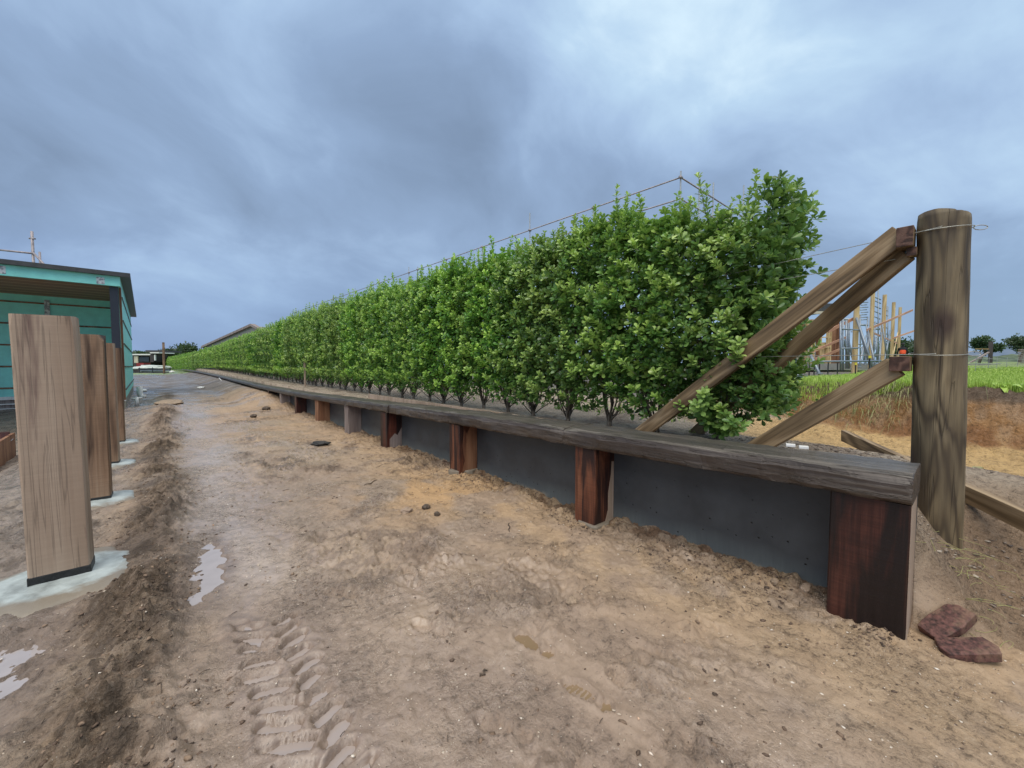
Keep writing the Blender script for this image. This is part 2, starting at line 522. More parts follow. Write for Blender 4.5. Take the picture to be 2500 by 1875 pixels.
M['galv_red'] = plain('scaffold_tube', (0.30, 0.27, 0.28), 0.5, 0.3, 6, metal=0.35)
M['wire'] = plain('galvanised_wire', (0.40, 0.40, 0.36), 0.4, 0.2, 60, metal=0.6)
M['white'] = plain('white_plastic', (0.75, 0.75, 0.73), 0.4, 0.08, 20, dirt=(0.35, 0.30, 0.24), dirt_amt=0.4)
M['teal'] = plain('teal_wrap', (0.270, 0.760, 0.700), 0.55, 0.08, 3, bump=0.1, dirt=(0.22, 0.64, 0.60), dirt_amt=0.6)
M['steel_dark'] = plain('dark_painted_steel', (0.022, 0.027, 0.040), 0.42, 0.1, 5)
M['roofm'] = plain('charcoal_roofing', (0.055, 0.055, 0.055), 0.45, 0.2, 6)
M['black'] = plain('black_stake', (0.012, 0.012, 0.014), 0.5, 0.2, 12)
M['yellow'] = plain('yellow_cap', (0.70, 0.60, 0.06), 0.4, 0.05)
M['orange'] = plain('hivis_orange', (0.85, 0.10, 0.03), 0.6, 0.1)
M['darkcloth'] = plain('dark_cloth', (0.012, 0.012, 0.016), 0.8, 0.2)
M['skin'] = plain('skin', (0.42, 0.24, 0.16), 0.5, 0.05)
M['brick'] = plain('red_brick', (0.095, 0.042, 0.036), 0.7, 0.75, 38, bump=0.5, dirt=(0.24, 0.15, 0.10), dirt_amt=0.7)
M['stone'] = plain('pale_stone', (0.30, 0.22, 0.15), 0.75, 0.4, 25, bump=1.0)
M['clod'] = plain('mud_clod', (0.085, 0.060, 0.042), 0.65, 0.5, 30, bump=1.0)
M['clodblack'] = plain('black_clod', (0.012, 0.011, 0.010), 0.5, 0.5, 60, bump=1.0)
M['gable'] = plain('grey_cladding', (0.22, 0.22, 0.20), 0.6, 0.1, 4)
M['farhouse'] = plain('dark_cladding', (0.045, 0.035, 0.035), 0.6, 0.2, 2)
M['cream'] = plain('cream_wall', (0.50, 0.46, 0.36), 0.7, 0.1, 2)
M['glass'] = plain('window_glass', (0.03, 0.04, 0.045), 0.1, 0.1, 2)
M['tarp'] = plain('pale_tarp', (0.48, 0.53, 0.48), 0.45, 0.15, 3, bump=0.6)
M['sheet'] = plain('white_sheet', (0.55, 0.62, 0.72), 0.35, 0.12, 5, bump=0.8)
M['redm'] = plain('red_paint', (0.22, 0.02, 0.02), 0.5, 0.2)
M['chip'] = plain('bark_chip', (0.20, 0.16, 0.125), 0.8, 0.5, 20)


def round_mat():
    m, n, bs, out = new_mat('treated_round_pine')
    tc = n.n('ShaderNodeTexCoord').outputs['Object']
    f = n.noise(n.mapping(tc, scale=(4.6, 4.6, 0.75), loc=(2.3, 0.7, 4.1)), 1.0, 2.5, 0.45, 0.4)
    g = n.math('SINE', n.math('MULTIPLY', f, 58.0))
    g = n.math('MULTIPLY_ADD', g, 0.5, 0.5)
    fine = n.noise(n.mapping(tc, scale=(60, 60, 3)), 1.0, 4, 0.65)
    big = n.noise(n.mapping(tc, scale=(2.6, 2.6, 0.8), loc=(1, 5, 3)), 1.0, 4, 0.6)
    c = n.ramp(g, [(0.0, (0.066, 0.046, 0.024)), (0.30, (0.150, 0.110, 0.058)), (1.0, (0.27, 0.210, 0.122))])
    c = n.mix(n.ramp(fine, [(0.3, 0.55), (0.6, 0.0)]), c, (0.055, 0.042, 0.026))
    c = n.mix(n.math('MULTIPLY', n.ramp(big, [(0.45, 0.0), (0.64, 1.0)]), 0.62), c, (0.050, 0.036, 0.022))
    c = n.mix(n.math('MULTIPLY', n.ramp(big, [(0.30, 1.0), (0.42, 0.0)]), 0.45), c, (0.27, 0.25, 0.175))
    # dark knots
    vo = n.n('ShaderNodeTexVoronoi', dict(feature='F1'), Scale=1.0)
    n.t.links.new(n.mapping(tc, scale=(4.4, 4.4, 1.9), loc=(0.35, 0.6, 0.25)), vo.inputs['Vector'])
    c = n.mix(n.math('MULTIPLY', n.ramp(vo.outputs['Distance'], [(0.13, 1.0), (0.27, 0.0)]), 0.85), c, (0.035, 0.016, 0.012))
    # dry long crack
    ck = n.noise(n.mapping(tc, scale=(16, 16, 0.5), loc=(0, 3, 0)), 1.0, 2, 0.5)
    k = n.ramp(ck, [(0.487, 0.0), (0.5, 1.0), (0.513, 0.0)])
    c = n.mix(n.math('MULTIPLY', k, 0.45), c, (0.02, 0.015, 0.010))
    n.set(bs, 'Base_Color', c)
    n.set(bs, 'Roughness', n.math('MULTIPLY_ADD', fine, 0.3, 0.5))
    h_ = n.math('SUBTRACT', n.math('ADD', n.math('MULTIPLY', fine, 0.6), n.math('MULTIPLY', g, 0.3)), n.math('MULTIPLY', k, 1.5))
    n.set(bs, 'Normal', n.bump(h_, 0.5, 0.006))
    return m


def soffit_mat():
    m, n, bs, out = new_mat('porch_ceiling_boards')
    tc = n.n('ShaderNodeTexCoord').outputs['Object']
    sp = n.n('ShaderNodeSeparateXYZ'); n.t.links.new(tc, sp.inputs[0])
    fr = n.math('FRACT', n.math('MULTIPLY', sp.outputs[1], 1.35))
    line = n.ramp(fr, [(0.0, 1.0), (0.13, 1.0), (0.16, 0.0)])
    nz = n.noise(n.mapping(tc, scale=(1, 14, 1)), 2.0, 4)
    c = n.mix(nz, (0.17, 0.075, 0.040), (0.30, 0.14, 0.075))
    c = n.mix(line, c, (0.50, 0.30, 0.17))
    n.set(bs, 'Base_Color', c); bs.inputs['Roughness'].default_value = 0.6
    return m


def tape_mat():
    m, n, bs, out = new_mat('silver_tape')
    tc = n.n('ShaderNodeTexCoord').outputs['Object']
    nz = n.noise(tc, 14, 3, 0.6)
    n.set(bs, 'Base_Color', n.ramp(nz, [(0.46, (0.62, 0.66, 0.68)), (0.56, (0.25, 0.27, 0.30))]))
    bs.inputs['Roughness'].default_value = 0.4
    return m


def panel_mat():
    """black-stained concrete panel: air holes, paler scum along the soil line"""
    m, n, bs, out = new_mat('dark_concrete_panel')
    tc = n.n('ShaderNodeTexCoord').outputs['Object']
    sp = n.n('ShaderNodeSeparateXYZ'); n.t.links.new(tc, sp.inputs[0])
    a = n.noise(tc, 3.0, 6, 0.6)
    b = n.noise(n.mapping(tc, scale=(1, 60, 4)), 1.0, 3, 0.5)
    c = n.mix(n.ramp(a, [(0.3, 0), (0.7, 1)]), (0.030, 0.034, 0.039), (0.060, 0.066, 0.072))
    low = n.math('ADD', sp.outputs[2], n.math('MULTIPLY', a, 0.30))
    c = n.mix(n.math('MULTIPLY', n.ramp(low, [(0.14, 1.0), (0.34, 0.0)]), n.math('MULTIPLY_ADD', b, 0.6, 0.35)), c, (0.145, 0.165, 0.165))
    scum = n.ramp(n.math('ADD', sp.outputs[2], n.math('MULTIPLY', b, 0.10)), [(0.05, 1.0), (0.10, 0.0)])
    patch = n.ramp(n.noise(tc, 1.6, 2), [(0.48, 0.0), (0.58, 1.0)])
    c = n.mix(n.math('MULTIPLY', n.math('MULTIPLY', scum, patch), 0.7), c, (0.35, 0.30, 0.22))
    vo = n.n('ShaderNodeTexVoronoi', dict(feature='F1'), Scale=17.0); n.t.links.new(n.mapping(tc, scale=(0, 1, 1)), vo.inputs['Vector'])
    hole = n.ramp(vo.outputs['Distance'], [(0.10, 1.0), (0.14, 0.0)])
    spv = n.n('ShaderNodeSeparateColor'); n.t.links.new(vo.outputs['Color'], spv.inputs[0])
    hole = n.math('MULTIPLY', hole, n.math('GREATER_THAN', spv.outputs[0], 0.62))
    hole = n.math('MULTIPLY', hole, n.ramp(sp.outputs[2], [(0.40, 1.0), (0.62, 0.0)]))
    c = n.mix(hole, c, (0.002, 0.002, 0.002))
    n.set(bs, 'Base_Color', c)
    n.set(bs, 'Roughness', n.math('MULTIPLY_ADD', a, 0.25, 0.33))
    n.set(bs, 'Normal', n.bump(n.math('SUBTRACT', n.math('MULTIPLY', a, 0.3), hole), 0.5, 0.006))
    return m


def concrete_mat():
    m, n, bs, out = new_mat('wet_footing_concrete')
    tc = n.n('ShaderNodeTexCoord').outputs['Object']
    a = n.noise(tc, 7, 6, 0.65)
    c = n.ramp(a, [(0.3, (0.20, 0.22, 0.215)), (0.5, (0.37, 0.415, 0.41)), (0.75, (0.50, 0.56, 0.555))])
    sp = n.n('ShaderNodeSeparateXYZ'); n.t.links.new(tc, sp.inputs[0])
    rr = n.math('SQRT', n.math('ADD', n.math('POWER', sp.outputs[0], 2.0), n.math('POWER', sp.outputs[1], 2.0)))
    e = n.ramp(n.math('ADD', rr, n.math('MULTIPLY', n.noise(tc, 9, 5, 0.6), 0.22)), [(0.42, 0.0), (0.50, 1.0)])
    c = n.mix(n.math('MULTIPLY', e, 0.9), c, (0.20, 0.16, 0.115))
    n.set(bs, 'Base_Color', c); bs.inputs['Roughness'].default_value = 0.45
    n.set(bs, 'Normal', n.bump(n.noise(tc, 30, 5, 0.6), 0.35, 0.01))
    return m


def water_mat(name, col, rough=0.04):
    m, n, bs, out = new_mat(name)
    tc = n.n('ShaderNodeTexCoord').outputs['Object']
    a = n.noise(tc, 9, 3, 0.5)
    n.set(bs, 'Base_Color', n.mix(a, [k * 0.85 for k in col], [k * 1.15 for k in col]))
    bs.inputs['Roughness'].default_value = rough
    bs.inputs['IOR'].default_value = 1.33
    bs.inputs['Specular IOR Level'].default_value = 1.0
    n.set(bs, 'Normal', n.bump(n.noise(tc, 35, 2, 0.5), 0.03, 0.004))
    return m


def ground_mat():
    m, n, bs, out = new_mat('ground_soil')
    tc = n.n('ShaderNodeTexCoord').outputs['Object']
    ca = n.n('ShaderNodeAttribute', dict(attribute_name='Col')).outputs['Color']
    ma = n.n('ShaderNodeAttribute', dict(attribute_name='Mask'))
    sp = n.n('ShaderNodeSeparateColor'); n.t.links.new(ma.outputs['Color'], sp.inputs[0])
    wet, rgh, grit = sp.outputs
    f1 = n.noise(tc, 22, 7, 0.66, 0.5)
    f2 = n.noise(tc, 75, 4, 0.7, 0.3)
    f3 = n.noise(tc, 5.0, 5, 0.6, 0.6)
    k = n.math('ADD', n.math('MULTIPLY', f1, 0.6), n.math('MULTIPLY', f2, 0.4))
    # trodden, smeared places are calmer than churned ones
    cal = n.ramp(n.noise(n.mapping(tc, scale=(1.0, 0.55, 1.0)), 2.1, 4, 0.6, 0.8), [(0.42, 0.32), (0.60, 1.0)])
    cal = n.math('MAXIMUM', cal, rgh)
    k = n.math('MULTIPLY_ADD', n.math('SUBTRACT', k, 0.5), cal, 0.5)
    c = n.mix(n.ramp(k, [(0.38, 1.0), (0.50, 0.0)]), ca, n.mix(0.72, ca, (0.05, 0.034, 0.024)))  # mud mottling, its hollows darkened in colour as painted crevice shade
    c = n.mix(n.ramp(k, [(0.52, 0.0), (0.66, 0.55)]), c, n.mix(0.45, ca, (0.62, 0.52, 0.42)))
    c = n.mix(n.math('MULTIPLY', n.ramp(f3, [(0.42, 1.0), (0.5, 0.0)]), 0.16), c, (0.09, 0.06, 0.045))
    # pale grit specks
    vo = n.n('ShaderNodeTexVoronoi', dict(feature='F1'), Scale=95.0); n.t.links.new(tc, vo.inputs['Vector'])
    sv = n.n('ShaderNodeSeparateColor'); n.t.links.new(vo.outputs['Color'], sv.inputs[0])
    g = n.math('MULTIPLY', n.ramp(vo.outputs['Distance'], [(0.13, 1.0), (0.2, 0.0)]), n.math('GREATER_THAN', sv.outputs[0], 0.955))
    c = n.mix(n.math('MULTIPLY', g, 0.85), c, (0.62, 0.56, 0.48))
    g2 = n.math('MULTIPLY', n.ramp(vo.outputs['Distance'], [(0.2, 1.0), (0.3, 0.0)]), n.math('GREATER_THAN', sv.outputs[1], 0.94))
    c = n.mix(n.math('MULTIPLY', g2, 0.7), c, (0.045, 0.032, 0.026))
    n.set(bs, 'Base_Color', c)
    r0 = n.mix(wet, (0.88,) * 3, (0.24,) * 3)
    rv = n.math('ADD', r0, n.math('MULTIPLY_ADD', k, 0.5, -0.25), clamp=True)
    n.set(bs, 'Roughness', rv)
    n.set(bs, 'Specular_IOR_Level', n.math('MULTIPLY_ADD', wet, 0.75, 0.12))
    hb = n.math('ADD', n.math('MULTIPLY', f1, 1.0), n.math('MULTIPLY', f2, 0.40))
    bn = n.n('ShaderNodeBump', None, Strength=n.math('MULTIPLY', cal, n.math('MULTIPLY_ADD', rgh, 0.5, 0.62, clamp=True), clamp=True), Distance=0.055, Height=hb)
    n.set(bs, 'Normal', bn.outputs[0])
    return m


M['round'] = round_mat(); M['soffit'] = soffit_mat(); M['tape'] = tape_mat(); M['panel'] = panel_mat(); M['footing'] = concrete_mat()
M['puddle'] = water_mat('puddle_water', (0.34, 0.31, 0.31)); M['mudwater'] = water_mat('muddy_pool', (0.31, 0.262, 0.24), 0.06)
M['brownwater'] = water_mat('brown_pool', (0.22, 0.155, 0.095), 0.08)
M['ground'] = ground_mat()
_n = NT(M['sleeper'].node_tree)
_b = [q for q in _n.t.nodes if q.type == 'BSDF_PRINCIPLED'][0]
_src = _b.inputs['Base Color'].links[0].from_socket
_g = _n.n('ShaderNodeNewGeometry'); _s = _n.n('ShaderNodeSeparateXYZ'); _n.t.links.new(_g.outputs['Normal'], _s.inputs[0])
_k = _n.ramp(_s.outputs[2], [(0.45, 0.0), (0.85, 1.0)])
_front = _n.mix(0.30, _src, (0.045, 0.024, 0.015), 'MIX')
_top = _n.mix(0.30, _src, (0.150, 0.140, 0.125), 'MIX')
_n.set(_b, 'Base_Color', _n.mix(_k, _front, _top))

# ================================================================== terrain
PUD = [  # cx, cy, rx, ry, rot, depth, seed   dips that hold water
    (0.15, 3.62, 0.115, 0.52, -0.12, 0.026, 3),
    (-0.68, 3.10, 0.14, 0.42, 0.0, 0.022, 5),
    (0.27, 2.72, 0.05, 0.10, 0.5, 0.016, 9),
]
LUGS = []
for i in range(13):
    y0 = 1.22 + i * 0.118
    LUGS.append((0.300 + 0.012 * math.sin(i * 2.1), y0 + 0.02, 0.088, 0.034, -0.50 + 0.15 * math.sin(i)))
    LUGS.append((0.470 + 0.01 * math.sin(i * 1.7), y0 - 0.035, 0.070, 0.034, 0.42 + 0.2 * math.sin(i * 1.9)))
FOOT = [(-0.59, 4.17), (-0.66, 6.36), (-0.74, 8.55), (-0.82, 10.86)]
PRINTS = [(1.44, 1.50, 1.72, 0.30), (1.40, 1.10, 1.75, 0.28), (1.00, 1.22, 2.0, 0.30), (1.08, 1.98, 1.9, 0.28),
          (1.62, 1.00, 1.9, 0.28), (0.80, 2.66, 2.2, 0.28), (1.25, 2.55, 1.5, 0.28)]      # boot prints: x, y, direction, length


def ell(x, y, c, pw=2.0):
    cx, cy, rx, ry, rot = c[:5]
    ca, sa = math.cos(rot), math.sin(rot)
    u = (x - cx) * ca + (y - cy) * sa
    v = -(x - cx) * sa + (y - cy) * ca
    return (np.abs(u / rx) ** pw + np.abs(v / ry) ** pw) ** (1.0 / pw)


def site_base(x, y):
    """large shapes of the land"""
    # path side
    hp = 0.42 * sst(13.5, 19.5, y) * sst(1.6, 2.9, x) + 0.20 * sst(18, 50, y) * sst(-1.0, 1.5, x) * (1 - sst(1.6, 2.9, x) * 0.6)
    hp = hp - 0.62 * sst(-1.1, -3.2, x) * sst(5, 10, y) * (1 - sst(20, 25, y))
    hp = hp + 0.05 * sst(2.5, 3.2, x) * (1 - sst(12, 15, y)) * (fbm(x, y, 1.1, 2, 91) - 0.45) * 2
    # garden side
    hb = 0.74 + 0.28 * sst(12, 60, y) + 0.30 * sst(9, 24, x) + 0.03 * (fbm(x, y, 0.9, 3, 5) - 0.5)
    pit = sst(4.6, 5.6, x) * (1 - sst(6.2, 7.0, x)) * (1 - sst(1.5, 3.0, y))
    hb = hb - 0.17 * pit
    edge = 6.75 + 0.28 * (fbm(x * 0 + 1.0, y, 0.9, 3, 17) - 0.5) * 2 + 0.6 * sst(0.8, 3.0, y)
    bk = sst(edge, edge + 0.62, x) * (1 - sst(1.9, 4.2, y))
    hb = hb + 0.50 * bk * (1 - 0.45 * sst(9, 20, x))
    hb = hb + sst(14, 60, x) * 0.50 * (1 - sst(4, 30, y)) + 2.0 * sst(70, 400, x) * (1 - sst(20, 200, y))
    # the open end of the wall: soil slumps down to the path
    sl = 0.66 * sst(3.10, 4.5, x) + 0.05 * sst(3.3, 3.7, x) * (fbm(x, y, 3, 3, 8) - 0.4)
    sl = sl + (hb - 0.70) * sst(4.3, 5.5, x)
    t = sst(-0.20, 0.42, y)
    hend = sl * (1 - t) + hb * t
    hr = np.where(y < 0.45, hend, hb)
    right = x > 3.285
    h = np.where(right, hr, hp)
    soft = sst(3.0, 3.35, x) * (1 - sst(0.10, 0.19, y))
    h = np.where((~right) & (y < 0.19), hp * (1 - soft) + sl * soft, h)
    far = sst(75, 160, y) * (1 - sst(30, 90, x))
    h = h * (1 - far) + far * 0.55
    return h


def terrain(x, y, fine=True):
    h = site_base(x, y)
    if not fine: return h
    near = 1 - sst(14, 30, np.hypot(x, y))
    left = x < 3.285
    xr = -0.16 - 0.10 * sst(3.2, 1.5, y) + 0.06 * np.sin(y * 1.3)
    ridge = np.exp(-((x - xr) / 0.20) ** 2) * sst(1.0, 2.2, y) * (0.48 + 0.62 * sst(0.30, 0.70, fbm(x * 1.3, y * 0.8, 1.6, 4, 44)))
    lump = fbm(x, y, 7.0, 5, 21, 0.62)
    rid = 1 - np.abs(2 * fbm(x, y, 5.5, 5, 33, 0.6) - 1)
    crumb = sst(0.52, 0.66, fbm(x, y, 1.15, 4, 61)) * sst(0.6, 1.0, x)
    wallc = np.exp(-((x - 3.15) / 0.35) ** 2) * (y > 0.2)
    calm = sst(0.15, 0.35, x) * (1 - sst(2.3, 2.9, x))
    amp = 0.018 + 0.105 * ridge + 0.045 * sst(-0.3, -0.6, x) + 0.034 * crumb + 0.045 * wallc
    h = h + left * near * (amp * (lump - 0.45) * 1.6 + (0.055 * ridge + 0.028 * crumb + 0.02 * wallc + 0.006) * (rid - 0.6))
    h = h + left * near * (0.004 + 0.022 * ridge + 0.014 * crumb + 0.016 * wallc + 0.012 * sst(-0.3, -0.6, x)) * (fbm(x, y, 24, 4, 55, 0.65) - 0.5) * 2
    h = h + left * near * ridge * 0.075
    h = h + left * sst(11, 14, y) * (1 - sst(23, 28, y)) * np.exp(-((x + 0.15) / 0.6) ** 2) * (0.30 * fbm(x, y, 1.2, 4, 66) - 0.05)
    cz = (x > -2.2) & (x < 3.29) & (y > -0.5) & (y < 16)
    xx, yy = x[cz], y[cz]
    wx = xx + 0.02 * (fbm(xx, yy, 20, 2, 4) - 0.5); wy = yy + 0.02 * (fbm(xx, yy, 20, 2, 14) - 0.5)
    m1 = np.clip(ridge[cz] * 1.2 + 0.55 * crumb[cz] * sst(0.4, 0.6, fbm(xx, yy, 3, 2, 8)) + 0.5 * wallc[cz] + 0.45 * sst(-0.3, -0.7, xx) * sst(0.45, 0.6, fbm(xx, yy, 1.7, 3, 18)), 0, 1)
    cl1 = clods(wx, wy, 7.5, 301, 0.55); cl2 = clods(wx, wy, 17, 331, 0.6); cl3 = clods(wx, wy, 33, 361, 0.5)
    h = h.copy()
    h[cz] += m1 * (0.050 * cl1 + 0.028 * cl2 + 0.013 * cl3) + 0.006 * cl3 * sst(0.5, 0.62, fbm(xx, yy, 2.6, 3, 28))
    h = h + near * 0.020 * (fbm(x, y, 0.8, 3, 77) - 0.5)
    h = h + near * left * (0.004 + 0.014 * sst(0.42, 0.62, fbm(x, y, 1.8, 3, 303))) * (fbm(x, y, 16, 4, 5, 0.62) - 0.5)
    gr = (~left) * near
    h = h + gr * (0.05 * (fbm(x, y, 2.2, 5, 12, 0.6) - 0.5) + 0.022 * (fbm(x, y, 14, 4, 3, 0.6) - 0.5))
    bankface = sst(6.2, 6.9, x) * (1 - sst(7.3, 8.0, x)) * (1 - sst(2.5, 4, y))
    h = h + near * bankface * 0.10 * (rid - 0.6)
    for (fx_, fy_) in FOOT:
        e_ = np.hypot((x - fx_) / 0.50, (y - fy_) / 0.56)
        kf_ = 1 - sst(0.8, 1.35, e_)
        h = h * (1 - kf_) + kf_ * (-0.004 + 0.25 * h)
    # tyre-tread, boot prints and puddle dips (only on the near path)
    zone = (x > -1.2) & (x < 2.2) & (y > 0.4) & (y < 4.6)
    if zone.any():
        xx, yy, hh = x[zone], y[zone], h[zone]
        lv = -0.002 + 0.004 * (fbm(xx, yy, 12, 3, 9) - 0.5)
        tz = sst(0.14, 0.22, xx) * (1 - sst(0.58, 0.70, xx)) * (1 - sst(2.6, 2.95, yy))
        hh = hh * (1 - tz) + tz * (0.010 + 0.45 * (hh - 0.0) + lv)
        wob = (fbm(xx, yy, 18, 3, 15) - 0.5)
        for li, L in enumerate(LUGS):
            e = ell(xx, yy, L, 3.5) + wob * 0.9
            dp_ = (0.048, 0.050, 0.030, 0.046, 0.034, 0.044, 0.024)[li % 7]
            hh = hh - dp_ * (1 - sst(0.85, 1.10, e)) + 0.009 * np.exp(-((e - 1.35) / 0.22) ** 2)
        for (cx, cy, an, ln) in PRINTS:
            for (o_, rx_, ry_) in ((-0.30, 0.036, 0.042), (0.16, 0.047, 0.090)):
                ex = ell(xx, yy, (cx + math.cos(an) * o_ * ln, cy + math.sin(an) * o_ * ln, rx_, ry_, an - math.pi / 2)) + wob * 0.35
                tread = 0.5 + 0.5 * np.sin(((xx - cx) * math.cos(an) + (yy - cy) * math.sin(an)) * 260)
                hh = hh - (0.017 + 0.006 * tread) * (1 - sst(0.88, 1.03, ex)) + 0.009 * np.exp(-((ex - 1.15) / 0.13) ** 2)
        for P in PUD:
            e = ell(xx, yy, P) + (fbm(xx, yy, 9, 4, P[6]) - 0.5) * 1.1
            rim = (1 - sst(1.2, 2.2, e))
            hh = np.where(e < 2.2, np.maximum(hh, hh * (1 - rim) + rim * (-0.002 + (hh * 0.25))), hh)
            hh = hh - P[5] * (1 - sst(0.7, 1.15, e))
        h = h.copy(); h[zone] = hh
    return h


def zg(x, y):
    return float(terrain(np.array([float(x)]), np.array([float(y)]))[0])


def soil(x, y, h):
    """soil colours and (wet, rough, grit) mask, all tied to places on the land"""
    def blend(c, col, k): return c * (1 - k[:, None]) + np.array(col)[None, :] * k[:, None]
    n_ = len(x)
    c = np.tile(np.array([0.300, 0.222, 0.165]), (n_, 1))
    big = fbm(x, y, 0.55, 4, 101)
    med = fbm(x, y, 2.3, 5, 131)
    fin = fbm(x, y, 9, 4, 171)
    c = blend(c, (0.37, 0.275, 0.19), sst(0.42, 0.60, big) * 0.8)
    c = blend(c, (0.23, 0.165, 0.125), sst(0.56, 0.70, med) * 0.40)
    wallx = sst(1.1, 2.8, x) * (x < 3.3)
    sandy = wallx * (0.35 + 0.9 * sst(0.38, 0.6, med)) * (1 - 0.65 * sst(6, 10, y))
    sandy = sandy * (0.35 + 0.65 * sst(1.9, 2.9, x))
    c = blend(c, (0.41, 0.292, 0.182), np.clip(sandy, 0, 0.8))
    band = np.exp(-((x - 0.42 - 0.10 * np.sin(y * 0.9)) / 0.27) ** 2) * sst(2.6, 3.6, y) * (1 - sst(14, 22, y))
    c = blend(c, (0.40, 0.345, 0.315), band * 0.55)  # wet stripe lightened in colour, standing in for sky sheen
    mp = np.exp(-(((x - 2.35) / 0.9) ** 2 + ((y - 4.2) / 0.9) ** 2))
    c = blend(c, (0.46, 0.29, 0.145), np.clip(mp * sst(0.4, 0.6, med) * 0.9, 0, 1))
    path_far = sst(5, 9, y) * (1 - sst(20, 26, y)) * (x < 3.3) * sst(-0.2, 0.6, x)
    c = blend(c, (0.43, 0.29, 0.17), path_far * 0.55 * sst(0.35, 0.6, fbm(x, y, 0.5, 3, 55)))
    xr = -0.16 - 0.10 * sst(3.2, 1.5, y) + 0.06 * np.sin(y * 1.3)
    rdg = np.exp(-((x - xr - 0.10 * (med - 0.5)) / 0.26) ** 2) * (0.55 + 0.6 * sst(0.30, 0.70, fbm(x * 1.3, y * 0.8, 1.6, 4, 44))) * sst(1.2, 2.4, y) * (1 - sst(26, 32, y))
    c = blend(c, (0.125, 0.088, 0.060), np.clip(rdg * (0.35 + sst(0.42, 0.6, fin)), 0, 0.85))
    lf = sst(-0.35, -0.75, x)
    c = blend(c, (0.235, 0.195, 0.165), lf * 0.75)
    c = blend(c, (0.10, 0.075, 0.055), lf * sst(0.53, 0.66, fin) * 0.7)
    crumb = sst(0.54, 0.68, fbm(x, y, 1.15, 4, 61)) * sst(0.6, 1.0, x) * (x < 3.3) * (0.35 + 0.65 * sst(1.5, 4, y))
    c = blend(c, (0.15, 0.105, 0.075), crumb * sst(0.42, 0.58, fin) * 0.75)
    foot = np.exp(-((x - 3.2) / 0.16) ** 2) * (x < 3.3) * (y > .2)
    c = blend(c, (0.16, 0.085, 0.045), foot * sst(0.45, 0.6, fin) * 0.8)
    gv = sst(24, 31, y + 5 * (med - 0.5) + 1.2 * (x - 1)) * (x < 6) * 1.0
    c = blend(c, (0.165, 0.152, 0.142), gv * 0.9)
    c = blend(c, (0.10, 0.09, 0.085), gv * sst(0.42, 0.6, fbm(x, y, 0.9, 5, 231)) * 0.8)
    for P in PUD:
        e = ell(x, y, P) + (fbm(x, y, 7, 3, 19) - 0.5) * 1.2
        c = blend(c, (0.17, 0.125, 0.098), 0.75 * (1 - sst(1.0, 2.1, e)))
    tzc = sst(0.10, 0.22, x) * (1 - sst(0.55, 0.75, x)) * sst(0.6, 1.0, y) * (1 - sst(2.5, 3.0, y))
    c = blend(c, (0.225, 0.165, 0.130), tzc * 0.6)
    # garden side
    g = (x > 3.285) * 1.0
    c = blend(c, (0.46, 0.385, 0.30), g * 0.95)
    c = blend(c, (0.26, 0.20, 0.155), g * sst(0.48, 0.64, med) * 0.7)
    c = blend(c, (0.28, 0.19, 0.12), g * (1 - sst(-0.1, 0.5, y)) * (1 - sst(3.9, 4.9, x)) * 0.9)
    ys = sst(5.3, 5.8, x + 0.5 * (med - 0.5)) * (1 - sst(6.6, 6.9, x)) * (1 - sst(1.6, 3.2, y))
    c = blend(c, (0.60, 0.40, 0.175), ys * 0.9)
    edge = 6.55 + 0.6 * sst(0.8, 3.0, y)
    bank = sst(edge, edge + 0.12, x) * (1 - sst(2.2, 4.0, y))
    c = blend(c, (0.335, 0.185, 0.080), bank * (0.75 + 0.25 * sst(0.4, 0.6, fin)))
    c = blend(c, (0.21, 0.095, 0.040), bank * sst(0.52, 0.62, med) * 0.7)
    topd = bank * sst(1.04, 1.12, h)
    c = blend(c, (0.11, 0.085, 0.065), topd * 0.9)
    grs = sst(edge + 0.72, edge + 0.95, x) * (1 - sst(2.4, 4.4, y))
    c = blend(c, (0.14, 0.21, 0.045), grs * 0.9)
    site = sst(3.2, 4.6, y) * sst(7.5, 9.5, x) * (1 - sst(60, 90, x))
    c = blend(c, (0.13, 0.125, 0.12), site * 0.9)
    fld = np.clip(sst(26, 34, x) * (1 - sst(8, 20, y)) + sst(60, 90, x) + sst(84, 90, y) * (x < 6) + sst(100, 150, y) + sst(6, 10, -x) * sst(30, 40, y) + sst(10, 14, -x), 0, 1)
    c = blend(c, (0.16, 0.23, 0.085), fld * 0.92)
    c = blend(c, (0.25, 0.33, 0.13), fld * sst(0.48, 0.6, fbm(x, y, 0.05, 3, 9)) * 0.8)
    wet = np.clip(0.36 + 0.55 * np.exp(-((x - 0.55) / 0.75) ** 2) * (1 - 0.4 * sst(5, 12, y)) + 0.55 * sst(0.5, 0.62, fbm(x, y, 1.5, 3, 205)) * (x < 3.3), 0, 1)
    wet = wet * (1 - 0.75 * g) * (1 - 0.7 * np.clip(sandy, 0, 1)) * (1 - 0.6 * rdg)
    wet = np.clip(wet - gv * 0.15 + lf * 0.25 + band * 0.8, 0, 1)
    rgh = np.clip(0.30 - 0.30 * wet + rdg + 0.5 * crumb + lf * 0.5 + 0.6 * g + foot, 0, 1)
    return c, np.stack([wet, rgh, fin], 1)


